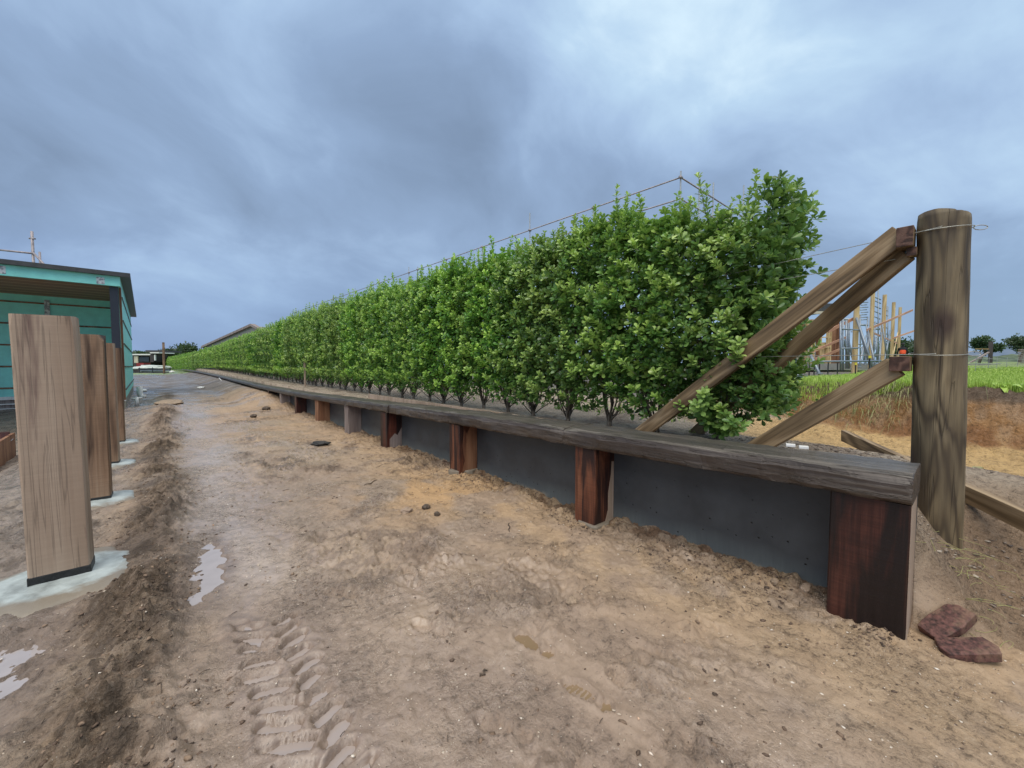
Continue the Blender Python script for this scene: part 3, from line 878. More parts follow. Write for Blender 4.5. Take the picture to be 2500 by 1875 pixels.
def gaxis(spec):
    """spec: list of (start, end, step0, step1)"""
    out = []
    for a, b, s0, s1 in spec:
        L = b - a
        n_ = max(2, int(round(L / ((s0 + s1) / 2 if abs(s0 - s1) < 1e-9 else (s1 - s0) / math.log(s1 / s0)))))
        if abs(s0 - s1) < 1e-9: t = np.linspace(0, 1, n_ + 1)
        else:
            r_ = (s1 / s0) ** (1.0 / n_); t = (r_ ** np.arange(n_ + 1) - 1) / (r_ ** n_ - 1)
        out.append(a + t[:-1] * L)
    out.append(np.array([spec[-1][1]]))
    return np.concatenate(out)


gx = np.concatenate([-gaxis([(1.3, 3.5, 0.02, 0.08), (3.5, 14, 0.1, 0.7), (14, 2500, 0.8, 260)])[::-1],
                     gaxis([(-1.28, 3.26, 0.0125, 0.0125)]),
                     gaxis([(3.302, 5, 0.016, 0.03), (5, 8.2, 0.03, 0.04), (8.2, 20, 0.05, 0.5), (20, 3000, 0.6, 260)])])
gy = np.concatenate([-gaxis([(0.6, 3, 0.05, 0.2), (3, 600, 0.3, 120)])[::-1],
                     gaxis([(-0.58, 2.9, 0.0115, 0.0115), (2.9, 8, 0.0125, 0.04), (8, 24, 0.045, 0.16), (24, 70, 0.2, 1.2), (70, 3500, 1.5, 260)])])
GX, GY = np.meshgrid(gx, gy)
fx, fy = GX.ravel(), GY.ravel()
fh = terrain(fx, fy)
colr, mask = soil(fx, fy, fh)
nx, ny = len(gx), len(gy)
ii = np.arange(nx * ny).reshape(ny, nx)
quads = np.stack([ii[:-1, :-1].ravel(), ii[:-1, 1:].ravel(), ii[1:, 1:].ravel(), ii[1:, :-1].ravel()], 1)
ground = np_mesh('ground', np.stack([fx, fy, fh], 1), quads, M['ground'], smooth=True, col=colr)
_a = ground.data.color_attributes.new('Mask', 'FLOAT_COLOR', 'POINT')
_m4 = np.ones((len(fx), 4), dtype=np.float32); _m4[:, :3] = mask
_a.data.foreach_set('color', _m4.ravel())
tag(ground, 'muddy building-site ground', kind='structure')
del GX, GY, fx, fy, fh, colr, mask


def pool(name, outline_c, z, mat, label):
    """small level sheet of water lying in a dip"""
    cx, cy, rx, ry, rot = outline_c
    mb = MB(); pts = []
    for k in range(40):
        t = 2 * math.pi * k / 40
        u, v = rx * math.cos(t), ry * math.sin(t)
        pts.append((cx + u * math.cos(rot) - v * math.sin(rot), cy + u * math.sin(rot) + v * math.cos(rot), z))
    mb.poly(pts)
    o = mb.build(name, mat)
    return tag(o, label, kind='structure')


pool('puddle', (0.15, 3.62, 0.19, 0.70, -0.12), -0.0125, M['puddle'], 'long pale puddle reflecting the sky on the path')
pool('puddle', (-0.68, 3.10, 0.22, 0.58, 0.0), -0.013, M['puddle'], 'puddle beside the nearest timber post')
pool('puddle', (0.385, 1.95, 0.17, 0.95, 0.0), -0.0150, M['mudwater'], 'muddy water in the tyre tread marks')
pool('puddle', (1.445, 1.50, 0.055, 0.17, 0.15), -0.0150, M['brownwater'], 'brown water in a boot print')
pool('puddle', (1.40, 1.10, 0.05, 0.14, 0.15), -0.0165, M['brownwater'], 'brown water in another boot print')

# ---- loose crumbs, pebbles and litter of soil: uncountable
def ico():
    bm = bmesh.new(); bmesh.ops.create_icosphere(bm, subdivisions=1, radius=1.0)
    V = np.array([v.co[:] for v in bm.verts]); F = np.array([[v.index for v in f.verts] for f in bm.faces]); bm.free()
    return V, F


IV, IF = ico()


def scatter_lumps(name, xs, ys, sz, mat, label, flat=0.6, cat=None, zoff=0.0):
    n_ = len(xs)
    z = terrain(xs, ys)
    k = len(IV)
    jit = 1 + (rng.random((n_, k, 3)) - 0.5) * 1.1
    V = IV[None] * jit
    an = rng.random(n_) * 6.28
    ca, sa = np.cos(an)[:, None], np.sin(an)[:, None]
    st = 1 + rng.random(n_)[:, None] * 0.9
    X = V[:, :, 0] * st; Y = V[:, :, 1]
    P = np.stack([X * ca - Y * sa, X * sa + Y * ca, V[:, :, 2] * flat], 2) * sz[:, None, None]
    P[:, :, 0] += xs[:, None]; P[:, :, 1] += ys[:, None]; P[:, :, 2] += (z + sz * flat * 0.35 + zoff)[:, None]
    Q = (IF[None] + (np.arange(n_) * k)[:, None, None]).reshape(-1, 3)
    t = rng.random(n_).repeat(k)[:, None] * np.ones((1, 3))
    o = np_mesh(name, P.reshape(-1, 3), Q, mat, smooth=False, col=t)
    return tag(o, label, cat, kind='stuff')


def att_mat(name, stops, rough=0.75):
    m, n, bs, out = new_mat(name)
    a_ = n.n('ShaderNodeAttribute', dict(attribute_name='Col'))
    sp = n.n('ShaderNodeSeparateColor'); n.t.links.new(a_.outputs['Color'], sp.inputs[0])
    n.set(bs, 'Base_Color', n.ramp(sp.outputs[0], stops)); bs.inputs['Roughness'].default_value = rough
    tc = n.n('ShaderNodeTexCoord').outputs['Object']
    n.set(bs, 'Normal', n.bump(n.noise(tc, 120, 3), 0.6, 0.004))
    return m


M['crumb'] = att_mat('soil_crumb', [(0.0, (0.06, 0.040, 0.028)), (0.5, (0.13, 0.085, 0.058)), (0.9, (0.24, 0.165, 0.11))])
M['grit'] = att_mat('grit', [(0.0, (0.30, 0.22, 0.16)), (0.6, (0.55, 0.46, 0.36)), (0.95, (0.72, 0.66, 0.58)), (1.0, (0.6, 0.3, 0.12))])
n_ = 9000
cx_ = np.concatenate([rng.normal(-0.17, 0.20, 9000), 3.2 - np.abs(rng.normal(0, 0.24, 9000)), rng.uniform(-0.9, 3.1, 3600)])
cy_ = np.concatenate([rng.uniform(1.4, 13, 9000) ** 1.0, 0.25 + rng.random(9000) ** 1.4 * 13, -0.4 + rng.random(3600) ** 1.5 * 10])
keep = ((cx_ < 3.22) | (cy_ < 0.1)) & (fbm(cx_, cy_, 2.4, 3, 71) > 0.50)
cx_, cy_ = cx_[keep], cy_[keep]
scatter_lumps('soil_crumbs', cx_, cy_, 0.002 + 0.0085 * rng.random(len(cx_)) ** 3.5, M['crumb'], 'loose dark soil crumbs strewn along ridge and wall')
gx_ = rng.uniform(-0.8, 3.4, 5200); gy_ = -0.5 + rng.random(5200) ** 1.3 * 8
k_ = (gx_ < 3.2)
scatter_lumps('grit_specks', gx_[k_], gy_[k_], 0.0015 + 0.0045 * rng.random(k_.sum()) ** 3, M['grit'], 'pale grit specks in the mud')
bx_ = rng.uniform(3.4, 5.3, 4200); by_ = rng.uniform(-1.2, 1.6, 4200)
kk = fbm(bx_, by_, 1.3, 3, 15) > 0.46
scatter_lumps('bark_mulch', bx_[kk], by_[kk], 0.004 + 0.011 * rng.random(kk.sum()) ** 2, att_mat('mulch', [(0.0, (0.07, 0.05, 0.04)), (0.6, (0.22, 0.17, 0.13)), (1.0, (0.42, 0.36, 0.29))]),
              'bark chips and litter behind the wall', 0.35)


mb_l = MB(); r5 = random.Random(4)
for k in range(420):
    if k < 260: x_, y_ = 3.15 - abs(r5.gauss(0, 0.5)), 0.25 + r5.random() * 7
    else: x_, y_ = r5.uniform(-0.7, 2.8), r5.uniform(0.2, 7)
    an = r5.random() * 6.28; L_ = r5.uniform(0.008, 0.045) * (1 + 0.15 * y_)
    z_ = zg(x_, y_) + 0.003
    p1_ = (x_ + math.cos(an) * L_, y_ + math.sin(an) * L_); z1_ = zg(*p1_) + 0.003
    pm_ = ((x_ + p1_[0]) / 2 + r5.gauss(0, 0.002), (y_ + p1_[1]) / 2, (z_ + z1_) / 2 + 0.003)
    mb_l.tube([(x_, y_, z_), pm_, (p1_[0], p1_[1], z1_)], 0.0012 + 0.0004 * y_ * 0.5, 4)
tag(mb_l.build('fine_litter', M['clod']), 'tiny dark sticks and root bits littering the mud', kind='stuff')


def lump(name, pos, size, mat, label, cat, group=None, seed=0, sub=3, rz=0.0):
    bm = bmesh.new(); bmesh.ops.create_icosphere(bm, subdivisions=sub, radius=1.0)
    for v in bm.verts:
        d = mn.fractal(v.co * 1.3 + Vector((seed * 3.1, seed, 0)), 1.0, 2.0, 4) * 0.30 + mn.noise(v.co * 5 + Vector((seed, 0, 0))) * 0.06
        v.co = Vector((v.co.x * size[0], v.co.y * size[1], v.co.z * size[2])) * (1 + d)
    me = bpy.data.meshes.new(name); bm.to_mesh(me); bm.free(); me.materials.append(mat)
    o = bpy.data.objects.new(name, me); COL.objects.link(o); o.location = pos; o.rotation_euler = (0, 0, rz)
    return tag(o, label, cat, group)


p = on_z(1395, 1482, 0.0)
lump('stone', (p.x, p.y, zg(p.x, p.y) + 0.012), (0.038, 0.030, 0.024), M['stone'], 'brown stone lying alone on the path in front of the dark panels', 'stone', seed=1)
p = on_z(783, 1088, 0.0)
lump('mud_clod', (p.x, p.y, zg(p.x, p.y) + 0.03), (0.17, 0.08, 0.05), M['clodblack'], 'black lumpy clod lying in the middle of the path', 'clod', seed=4, rz=-0.5)
p = on_z(992, 1252, 0.0)
lump('stone', (p.x, p.y, zg(p.x, p.y) + 0.01), (0.06, 0.045, 0.03), M['grit'], 'pale broken lime lump on the path left of the orange-brown wall post', 'stone', seed=7)
p = on_z(1040, 1243, 0.0)
lump('mud_clod', (p.x, p.y, zg(p.x, p.y) + 0.015), (0.045, 0.04, 0.03), M['clod'], 'small brown clod just right of the pale lime lump', 'clod', seed=9)
p = on_z(1067, 1258, 0.0)
lump('mud_clod', (p.x, p.y, zg(p.x, p.y) + 0.012), (0.03, 0.03, 0.028), M['clod'], 'second small brown clod, farther right of the pale lime lump', 'clod', seed=12)
p = on_z(1896, 1432, 0.0)
lump('stone', (3.02, 0.83, zg(3.02, 0.83) + 0.02), (0.03, 0.022, 0.02), M['stone'], 'small tan stone in the soil under the last dark panel', 'stone', seed=15)
lump('stone', (3.12, 0.68, zg(3.12, 0.68) + 0.02), (0.055, 0.03, 0.028), M['grit'], 'flat grey-white stone beside the big dark red end post', 'stone', seed=17)
p = on_z(650, 1005, 0.0)
lump('mud_clod', (p.x, p.y, zg(p.x, p.y) + 0.04), (0.12, 0.10, 0.07), M['clod'], 'dark brown clod on the far path, the more distant of two', 'clod', seed=21)
p = on_z(620, 1023, 0.0)
lump('mud_clod', (p.x, p.y, zg(p.x, p.y) + 0.03), (0.09, 0.08, 0.05), M['clod'], 'dark brown clod on the far path, the nearer of two', 'clod', seed=23)
for (px_, py_, s_, lb) in [(1302, 1395, 0.018, 'dark twig-like crumb lump in front of second dark panel')]:
    p = on_z(px_, py_, 0)
# twigs
def twig(px_, py_, L, an, label):
    p = on_z(px_, py_, 0.0); mb = MB(); pts = []
    for k in range(7):
        t = k / 6 - 0.5
        x_ = p.x + math.cos(an) * t * L; y_ = p.y + math.sin(an) * t * L + 0.012 * math.sin(k * 1.7)
        pts.append((x_, y_, zg(x_, y_) + 0.006))
    mb.tube(pts, [0.002 + 0.0035 * math.sin(math.pi * (0.1 + 0.8 * k / 6)) for k in range(7)], 6)
    tag(mb.build('twig', M['clod'], smooth=True), label, 'twig')


twig(1243, 1288, 0.22, 0.9, 'thin dark twig lying on the mud left of the lone brown stone')
twig(905, 1180, 0.24, 0.5, 'short dark twig on the path near the wall, behind the black clod')
twig(1180, 1645, 0.05, 0.3, 'tiny dark twig between the boot prints')

# ================================================================== timber retaining wall
wall = thing('retaining_wall', 'long low retaining wall of dark panels, hardwood posts and a weathered sleeper capping', 'retaining wall', (3.24, 0.2, 0))


def wbuild(mb, name, mat, parent, **k):
    o = mb.build(name, mat, **k)
    o.parent = parent
    o.matrix_parent_inverse = Matrix.Translation(-Vector(parent.location)) if parent.rotation_euler.z == 0 else parent.matrix_world.inverted()
    return o


bpy.context.view_layer.update()
zcap = lambda y: 0.745 - 0.25 * float(sst(0.0, 20.0, np.array([float(y)]))[0]) if y < 20 else 0.495
def cap_h(y):     # underside of the capping falls gently along the wall
    return float(np.interp(y, [0.2, 2.5, 5, 8, 11, 15, 20, 40, 60, 110], [0.765, 0.725, 0.69, 0.635, 0.585, 0.53, 0.50, 0.56, 0.60, 0.7]))
def wall_x(y):
    return 2.88 - (6.5 * ((y - 38) / 150) ** 2 if y > 38 else 0.0)
def hedge_x(y):
    return 4.18 - (8.2 * ((y - 38) / 150) ** 2 if y > 38 else 0.0)

POSTS = [(0.20, 0.54, 'post_dark', 'wide dark red end post'), (2.26, 2.50, 'post_orange', 'red-orange post, burnt black at its foot'),
         (4.53, 4.79, 'post_orange', 'orange-brown post on a black base'), (6.93, 7.22, 'post_red', 'dark red post'),
         (9.0, 9.25, 'post_grey', 'grey post'), (11.35, 11.65, 'post_brown', 'pale tan post'),
         (13.75, 14.0, 'post_red', None), (16.0, 16.25, 'post_grey', None), (18.3, 18.55, 'post_red', None)]
for i, (y0, y1, mt, lb) in enumerate(POSTS):
    zt = cap_h((y0 + y1) / 2) - 0.002
    mb = MB()
    nn_ = 14
    x0, x1 = 2.945, 3.236
    # post with slightly worn edges: stacked rings
    for k in range(nn_ + 1):
        z = -0.15 + (zt + 0.15) * k / nn_
        j = lambda s_: 0.004 * mn.noise(Vector((i * 5 + s_, z * 4, 0)))
        c_ = 0.008
        ring = [(x0 + c_, y0), (x1, y0), (x1, y1), (x0 + c_, y1), (x0, y1 - c_), (x0, y0 + c_)]
        for q, (a, b) in enumerate(ring):
            mb.V.append((a + j(q), b + j(q + 9), z))
        if k:
            o_ = (k - 1) * 6
            for q in range(6):
                mb.F.append([o_ + q, o_ + (q + 1) % 6, o_ + 6 + (q + 1) % 6, o_ + 6 + q]); mb.M.append(0)
    mb.F.append([nn_ * 6 + q for q in range(6)]); mb.M.append(0)
    o = wbuild(mb, 'post', M[mt], wall)
    if lb: o['label'] = lb
# pale unstained strip along the side of two posts, black feet and concrete collars
mb = MB()
mb.prism([(3.10, 2.258, 0.0), (3.237, 2.258, 0.0), (3.237, 2.258, 0.70), (3.205, 2.258, 0.70), (3.19, 2.258, 0.45), (3.15, 2.258, 0.28), (3.15, 2.258, 0.12)], (0, 0.0015, 0))
wbuild(mb, 'pale_edge', M['post_saw_side'], wall)
mb = MB()
mb.prism([(2.985, 4.528, 0.05), (3.236, 4.528, 0.05), (3.236, 4.528, 0.685), (3.13, 4.528, 0.685), (3.07, 4.528, 0.57), (3.02, 4.528, 0.62), (2.99, 4.528, 0.4), (3.03, 4.528, 0.2)], (0, 0.0015, 0))
wbuild(mb, 'pale_edge', M['post_brown'], wall)
mb = MB()
mb.prism([(3.0, 6.928, 0.0), (3.236, 6.928, 0.0), (3.236, 6.928, 0.36), (3.15, 6.928, 0.22), (3.10, 6.928, 0.26), (3.0, 6.928, 0.16)], (0, 0.0015, 0))
wbuild(mb, 'pale_edge', M['post_grey'], wall)
mb = MB()                                  # light end face of the wide post
mb.prism([(2.955, 0.198, -0.05), (3.237, 0.198, -0.05), (3.237, 0.198, 0.755), (2.955, 0.198, 0.755)], (0, 0.0015, 0))
wbuild(mb, 'pale_edge', M['post_saw_side'], wall)
for (yc, zz) in ((4.66, 0.045), (2.38, 0.0)):
    mb = MB(); pts = []
    for k in range(22):
        t = 2 * math.pi * k / 22
        r_ = 1 + 0.13 * math.sin(3 * t + yc) + 0.08 * math.sin(7 * t)
        pts.append((3.09 + 0.19 * r_ * math.cos(t), yc + 0.18 * r_ * math.sin(t), -0.1))
    mb.prism(pts, (0, 0, 0.1 + zz + 0.018))
    wbuild(mb, 'footing', M['footing'], wall, bevel=0.01)
# panels between posts
pe = [(y1, POSTS[i + 1][0]) for i, (y0, y1, _, _) in enumerate(POSTS[:-1])]
for (a, b) in pe:
    mb = MB()
    za, zb = cap_h(a) - 0.002, cap_h(b) - 0.002
    mb.prism([(3.240, a - 0.02, -0.25), (3.240, b + 0.02, -0.25), (3.240, b + 0.02, zb), (3.240, a - 0.02, za)], (0.085, 0, 0))
    wbuild(mb, 'panel', M['panel'], wall)
mb = MB(); mb.prism([(3.240, 0.2, -0.25), (3.240, 0.52, -0.25), (3.240, 0.52, cap_h(.5) - .002), (3.240, 0.2, cap_h(.2) - .002)], (0.085, 0, 0)); wbuild(mb, 'panel', M['panel'], wall)
mb = MB(); mb.prism([(3.240, 18.57, 0.0), (3.240, 40.0, 0.0), (3.240, 40.0, .56), (3.240, 18.57, .5)], (0.085, 0, 0)); wbuild(mb, 'panel', M['panel'], wall)
# sleeper capping, rough hewn
JO = [0.19, 2.62, 4.75, 6.76, 9.1, 11.6, 14.2, 16.9, 19.6, 22.3, 25.0, 27.7, 30.4, 33.1, 36, 39, 42, 45, 48, 51, 54, 58, 62, 66, 70, 75, 80, 86, 92, 98, 104]
for i in range(len(JO) - 1):
    a, b = JO[i] + (0.0 if i in (1, 2) else 0.004), JO[i + 1]
    n_ = max(4, int((b - a) / (0.03 if a < 8 else 0.25)))
    mb = MB()
    prof = [(0.0, 0.035), (0.0, 0.115), (0.018, 0.155), (0.05, 0.168), (0.18, 0.172), (0.33, 0.170), (0.42, 0.165), (0.44, 0.145), (0.44, 0.02), (0.42, 0.0), (0.05, 0.0), (0.012, 0.012)]
    hgt = 0.88 if a > 6 else 1.0
    dz = [0.0, 0.004, -0.004, 0.006, 0.0, -0.006][i % 6] if a > 2 else 0
    for k in range(n_ + 1):
        y = a + (b - a) * k / n_
        wob = 0.028 * (mn.noise(Vector((y * 1.1, 3.3, 0))) + 0.5 * mn.noise(Vector((y * 3.5, 1.3, 0)))) if 1.0 < a < 6.5 or a < 1 else 0.008 * mn.noise(Vector((y * 2, 0, 0)))
        for q, (px_, pz_) in enumerate(prof):
            rn = mn.fractal(Vector((y * 4.5, q * 0.9, i * 4.0)), 1.0, 2.1, 4)
            am = 0.013 if a < 7 else 0.006
            xx = wall_x(y) + px_ + (rn * am + (wob if px_ < 0.1 else 0) + 0.012)
            zz = cap_h(y) + pz_ * hgt + (rn * am * 0.9 if pz_ > 0.01 else 0) + dz
            # knot hole near the first joint
            if 2.4 < y < 2.9 and px_ < 0.1 and pz_ > 0.1: zz -= 0.014 * math.exp(-((y - 2.62) / 0.07) ** 2)
            mb.V.append((xx, y, zz))
        if k:
            P_ = len(prof); o_ = (k - 1) * P_
            for q in range(P_):
                mb.F.append([o_ + q, o_ + (q + 1) % P_, o_ + P_ + (q + 1) % P_, o_ + P_ + q]); mb.M.append(0)
    P_ = len(prof)
    mb.F.append([q for q in range(P_)][::-1]); mb.F.append([n_ * P_ + q for q in range(P_)]); mb.M += [0, 0]
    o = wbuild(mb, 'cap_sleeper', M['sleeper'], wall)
    md = o.modifiers.new('b', 'BEVEL'); md.width = 0.004; md.limit_method = 'ANGLE'; md.angle_limit = R(60)

# white edging strip behind the capping and two white offcuts
mb = MB(); mb.box(3.40, 3.425, 1.0, 9.0, 0.60, 0.86)
tag(mb.build('edging_board', M['post_saw_side'], origin=(3.4, 1, 0.6)), 'thin pale edging board running along behind the sleeper capping', 'edging')
for (px_, py_, lb) in ((1930, 1087, 'white plastic offcut behind the capping, nearer the middle brace'), (1962, 1092, 'white plastic offcut behind the capping, nearer the round post')):
    p = on_x(px_, py_, 3.38)
    mb = MB(); mb.box(-0.022, 0.022, -0.028, 0.028, -0.010, 0.010)
    o = mb.build('plastic_offcut', M['white'], bevel=0.003); o.location = (p.x, p.y, p.z); o.rotation_euler = (0, 0, 0.3)
    tag(o, lb, 'offcut')

# ================================================================== round strainer post and its braces
RP = Vector((3.655, 0.165, 0))
rp = thing('round_post', 'tall round treated pine strainer post at the end of the wall', 'post', (RP.x + 0.04, RP.y - 0.030, 0.3))
mb = MB(); n_s = 40
nz_ = 70
for k in range(nz_ + 1):
    z = -0.1 + 2.55 * k / nz_
    rr = 0.118 + 0.003 * math.sin(z * 2.3)
    for q in range(n_s):
        t = 2 * math.pi * q / n_s
        d = 0.004 * mn.fractal(Vector((math.cos(t) * 1.5, math.sin(t) * 1.5, z * 1.3)), 1, 2, 4)
        x_, y_ = math.cos(t), math.sin(t)
        zz = z
        # crown sawn at a slant: higher on the side away from the hedge, soft rim
        if k >= nz_ - 3:
            e = (k - (nz_ - 3)) / 3
            rr2 = rr * (1 - 0.05 * e ** 2); zz = z
        else: rr2 = rr
        zz = min(zz, 2.425 + (y_ * 0.030 - x_ * 0.012) + 0.0001 * k) if k > nz_ - 6 else zz
        # long drying crack facing the camera
        ct = math.atan2(-0.55, -0.835) + 0.06 * math.sin(z * 3)
        da = (t - ct + math.pi) % (2 * math.pi) - math.pi
        if abs(da) < 0.10: d -= 0.010
        mb.V.append(((rr2 + d) * x_ - 0.042 * (z - 0.3) / 2.1, (rr2 + d) * y_ + 0.032 * (z - 0.3) / 2.1, zz - 0.3))
for k in range(nz_):
    for q in range(n_s):
        o_ = k * n_s
        mb.F.append([o_ + q, o_ + (q + 1) % n_s, o_ + n_s + (q + 1) % n_s, o_ + n_s + q]); mb.M.append(0)
mb.F.append([nz_ * n_s + q for q in range(n_s)]); mb.M.append(0)
body = mb.build('pole', M['round'], rp, smooth=True)
body.data.polygons[len(body.data.polygons) - 1].use_smooth = False


def local_beam(name, p0, p1, wdt, hgt, mat, label=None, cat=None, group=None, parent=None, bevel=0.004, up=(0, 0, 1), cut0=0.0, cut1=0.0):
    """sawn timber: local Z runs along the length; w sideways, h upward; cut = slanted ends"""
    p0, p1 = Vector(p0), Vector(p1)
    d = (p1 - p0); L = d.length; d.normalize()
    a = d.cross(Vector(up)).normalized(); c = a.cross(d)
    rot = Matrix((a, c, d)).transposed().to_4x4()
    n_ = max(2, int(L / 0.15)); mb = MB()
    for k in range(n_ + 1):
        z = L * k / n_
        for q, (i, j) in enumerate(((-1, -1), (1, -1), (1, 1), (-1, 1))):
            jt = 0.0015 * mn.noise(Vector((z * 3, q * 7, p0.x)))
            zz = z
            if k == 0: zz += cut0 * j * hgt / 2
            if k == n_: zz += cut1 * j * hgt / 2
            mb.V.append((i * (wdt / 2 + jt), j * (hgt / 2 + jt), zz))
        if k:
            for q in range(4):
                o_ = (k - 1) * 4
                mb.F.append([o_ + q, o_ + (q + 1) % 4, o_ + 4 + (q + 1) % 4, o_ + 4 + q]); mb.M.append(0)
    mb.F += [[3, 2, 1, 0], [n_ * 4 + q for q in range(4)]]; mb.M += [0, 0]
    o = mb.build(name, mat, bevel=bevel)
    o.matrix_world = Matrix.Translation(p0) @ rot
    if parent:
        o.parent = parent; o.matrix_parent_inverse = Matrix.Translation(-Vector(parent.location))
    if label: tag(o, label, cat, group)
    return o


def cleat(px0, py0, px1, py1, X, ln, name='cleat'):
    """block nailed on the side of the post: dark end grain faces the camera side"""
    a = on_x(px0, py0, X); b = on_x(px1, py1, X)
    mb = MB()
    y0, y1 = sorted((a.y, b.y)); z0, z1 = sorted((a.z, b.z))
    mb.box(X, X + ln, y0, y1, z0, z1)
    o = mb.build(name, [M['pine_end'], M['pine']], bevel=0.004)
    for p_ in o.data.polygons:
        p_.material_index = 0 if abs(p_.normal.x) > 0.9 else 1
    o.parent = rp; o.matrix_parent_inverse = Matrix.Translation(-Vector(rp.location))
    return o


# upper and lower blocks (cut ends of a cross piece reaching back past the post)
def block(x0, x1, y0, y1, z0, z1):
    mb = MB(); mb.box(x0, x1, y0, y1, z0, z1)
    o = mb.build('cleat', [M['pine_end'], M['pine']], bevel=0.004)
    for p_ in o.data.polygons: p_.material_index = 0 if abs(p_.normal.x) > 0.9 else 1
    o.parent = rp; o.matrix_parent_inverse = Matrix.Translation(-Vector(rp.location))


block(3.53, 3.68, 0.285, 0.365, 2.25, 2.375)
block(3.575, 3.66, 0.270, 0.318, 2.195, 2.249)
block(3.53, 3.68, 0.275, 0.372, 1.465, 1.56)
BR = []
# front upper brace
b1a = on_x(2195, 592, 3.60); b1b = Vector((3.86, 2.42, 0.62))
bgp = 'pine braces propping the round post'
local_beam('timber_brace', (3.6, 0.345, 2.35), (3.87, 2.44, 0.70), 0.055, 0.135, M['pine'],
           'long upper pine brace passing in front of the hedge leaves from the round post', 'brace', bgp, cut1=-1.2)
local_beam('timber_brace', (3.655, 0.325, 2.235), (4.5, 2.12, 0.67), 0.05, 0.125, M['pine'],
           'second upper pine brace, just below and behind the long one, going into the leaves', 'brace', bgp)
local_beam('timber_brace', (3.6, 0.345, 1.495), (3.92, 1.36, 0.68), 0.055, 0.135, M['pine'],
           'short lower knotty pine brace from the lower block down to the capping', 'brace', bgp)
local_beam('timber_plank', (5.55, 0.92, 0.74), (3.66, -0.26, 0.60), 0.05, 0.12, M['pine'],
           'greenish pine plank lying on the ground behind the round post, one end tipped up', 'plank', up=(0.05, 0.1, 1))
local_beam('wooden_peg', (4.72, -0.30, 0.45), (4.72, -0.30, 0.66), 0.06, 0.05, M['pine'],
           'short square wooden peg standing just behind the lying plank', 'peg', up=(1, 0, 0))

# wires: tied round the post, running off through the hedge
def wire(z, X, y1, label, wrap=True, knot=True):
    mb = MB(); r_ = 0.0026; pts = []
    for k in range(30):
        y = 0.165 + (y1 - 0.165) * (k / 29) ** 2.5
        pts.append((X + (4.08 - X) * min(1.0, max(0.0, (y - 0.165) / 1.9)), y, z - 0.004 * math.sin(k * 0.5)))
    mb.tube(pts, r_, 5)
    if wrap:
        pts = []
        for k in range(29):
            t = math.pi * 2 * k / 28
            pts.append((RP.x + 0.128 * math.cos(t), RP.y + 0.128 * math.sin(t), z + 0.012 * math.sin(t + 1.2)))
        mb.tube(pts, r_, 5)
    if knot:
        c_ = Vector((RP.x + 0.085, RP.y - 0.130, z + 0.0))
        pts = [c_ + Vector((0.028 * math.cos(a_) * 0.8, -0.028 * math.cos(a_) - 0.02, 0.014 * math.sin(a_))) for a_ in np.linspace(0, 6.283, 15)]
        mb.tube(pts, r_, 5)
    return tag(mb.build('fence_wire', M['wire'], smooth=True), label, 'wire', 'trellis wires tied to the round post')


wire(2.335, 3.53, 30, 'top wire wound round the head of the round post and running into the hedge')
wire(2.205, 3.60, 30, 'second wire just below the top wire, running into the hedge', wrap=False, knot=False)
wire(1.575, 3.53, 30, 'lower wire wound round the round post above the lower block')

# roots / torn grass under the round post
mb = MB()
for k in range(34):
    x0, y0 = rng.uniform(3.25, 3.72), rng.uniform(-0.14, 0.16)
    p_ = Vector((x0, y0, zg(x0, y0) + 0.005)); an = rng.uniform(-2.6, -0.2); pts = [p_.copy()]
    L = rng.uniform(0.05, 0.2); up_ = rng.uniform(0.0, 0.5)
    for q in range(6):
        an += rng.normal(0, 0.45)
        p_ = p_ + Vector((math.cos(an), math.sin(an), up_ - 0.22 * q * 0.6)) * L / 6
        p_.z = max(p_.z, zg(p_.x, p_.y) + 0.004); pts.append(p_.copy())
    mb.tube(pts, [0.0015 * (1 - 0.1 * q) for q in range(len(pts))], 4)
tag(mb.build('dry_roots', M['drygrass']), 'pale dry roots and torn straw hanging below the round post', 'roots', kind='stuff')
_a = bpy.data.objects['dry_roots'].data.color_attributes.new('Col', 'FLOAT_COLOR', 'POINT')
_a.data.foreach_set('color', np.tile(np.array([0.60, 0.60, 0.60, 1.0], dtype=np.float32), len(bpy.data.objects['dry_roots'].data.vertices)))


def slab(name, outline, thick, mat, label, cat, tilt, rz, loc):
    bm = bmesh.new()
    vs = [bm.verts.new((x, y, 0)) for x, y in outline]
    f = bm.faces.new(vs)
    r_ = bmesh.ops.extrude_face_region(bm, geom=[f])
    for v in r_['geom']:
        if isinstance(v, bmesh.types.BMVert): v.co.z += thick
    bmesh.ops.recalc_face_normals(bm, faces=bm.faces)
    bmesh.ops.subdivide_edges(bm, edges=bm.edges[:], cuts=3, use_grid_fill=True)
    for v in bm.verts:
        v.co += Vector((mn.noise(v.co * 25), mn.noise(v.co * 25 + Vector((5, 0, 0))), mn.noise(v.co * 30 + Vector((0, 9, 0))))) * 0.0022
    me = bpy.data.meshes.new(name); bm.to_mesh(me); bm.free(); me.materials.append(mat)
    o = bpy.data.objects.new(name, me); COL.objects.link(o)
    o.rotation_euler = (tilt[0], tilt[1], rz); o.location = loc
    md = o.modifiers.new('b', 'BEVEL'); md.width = 0.003; md.limit_method = 'ANGLE'; md.angle_limit = R(50)
    return tag(o, label, cat, 'broken bricks at the foot of the wall end')


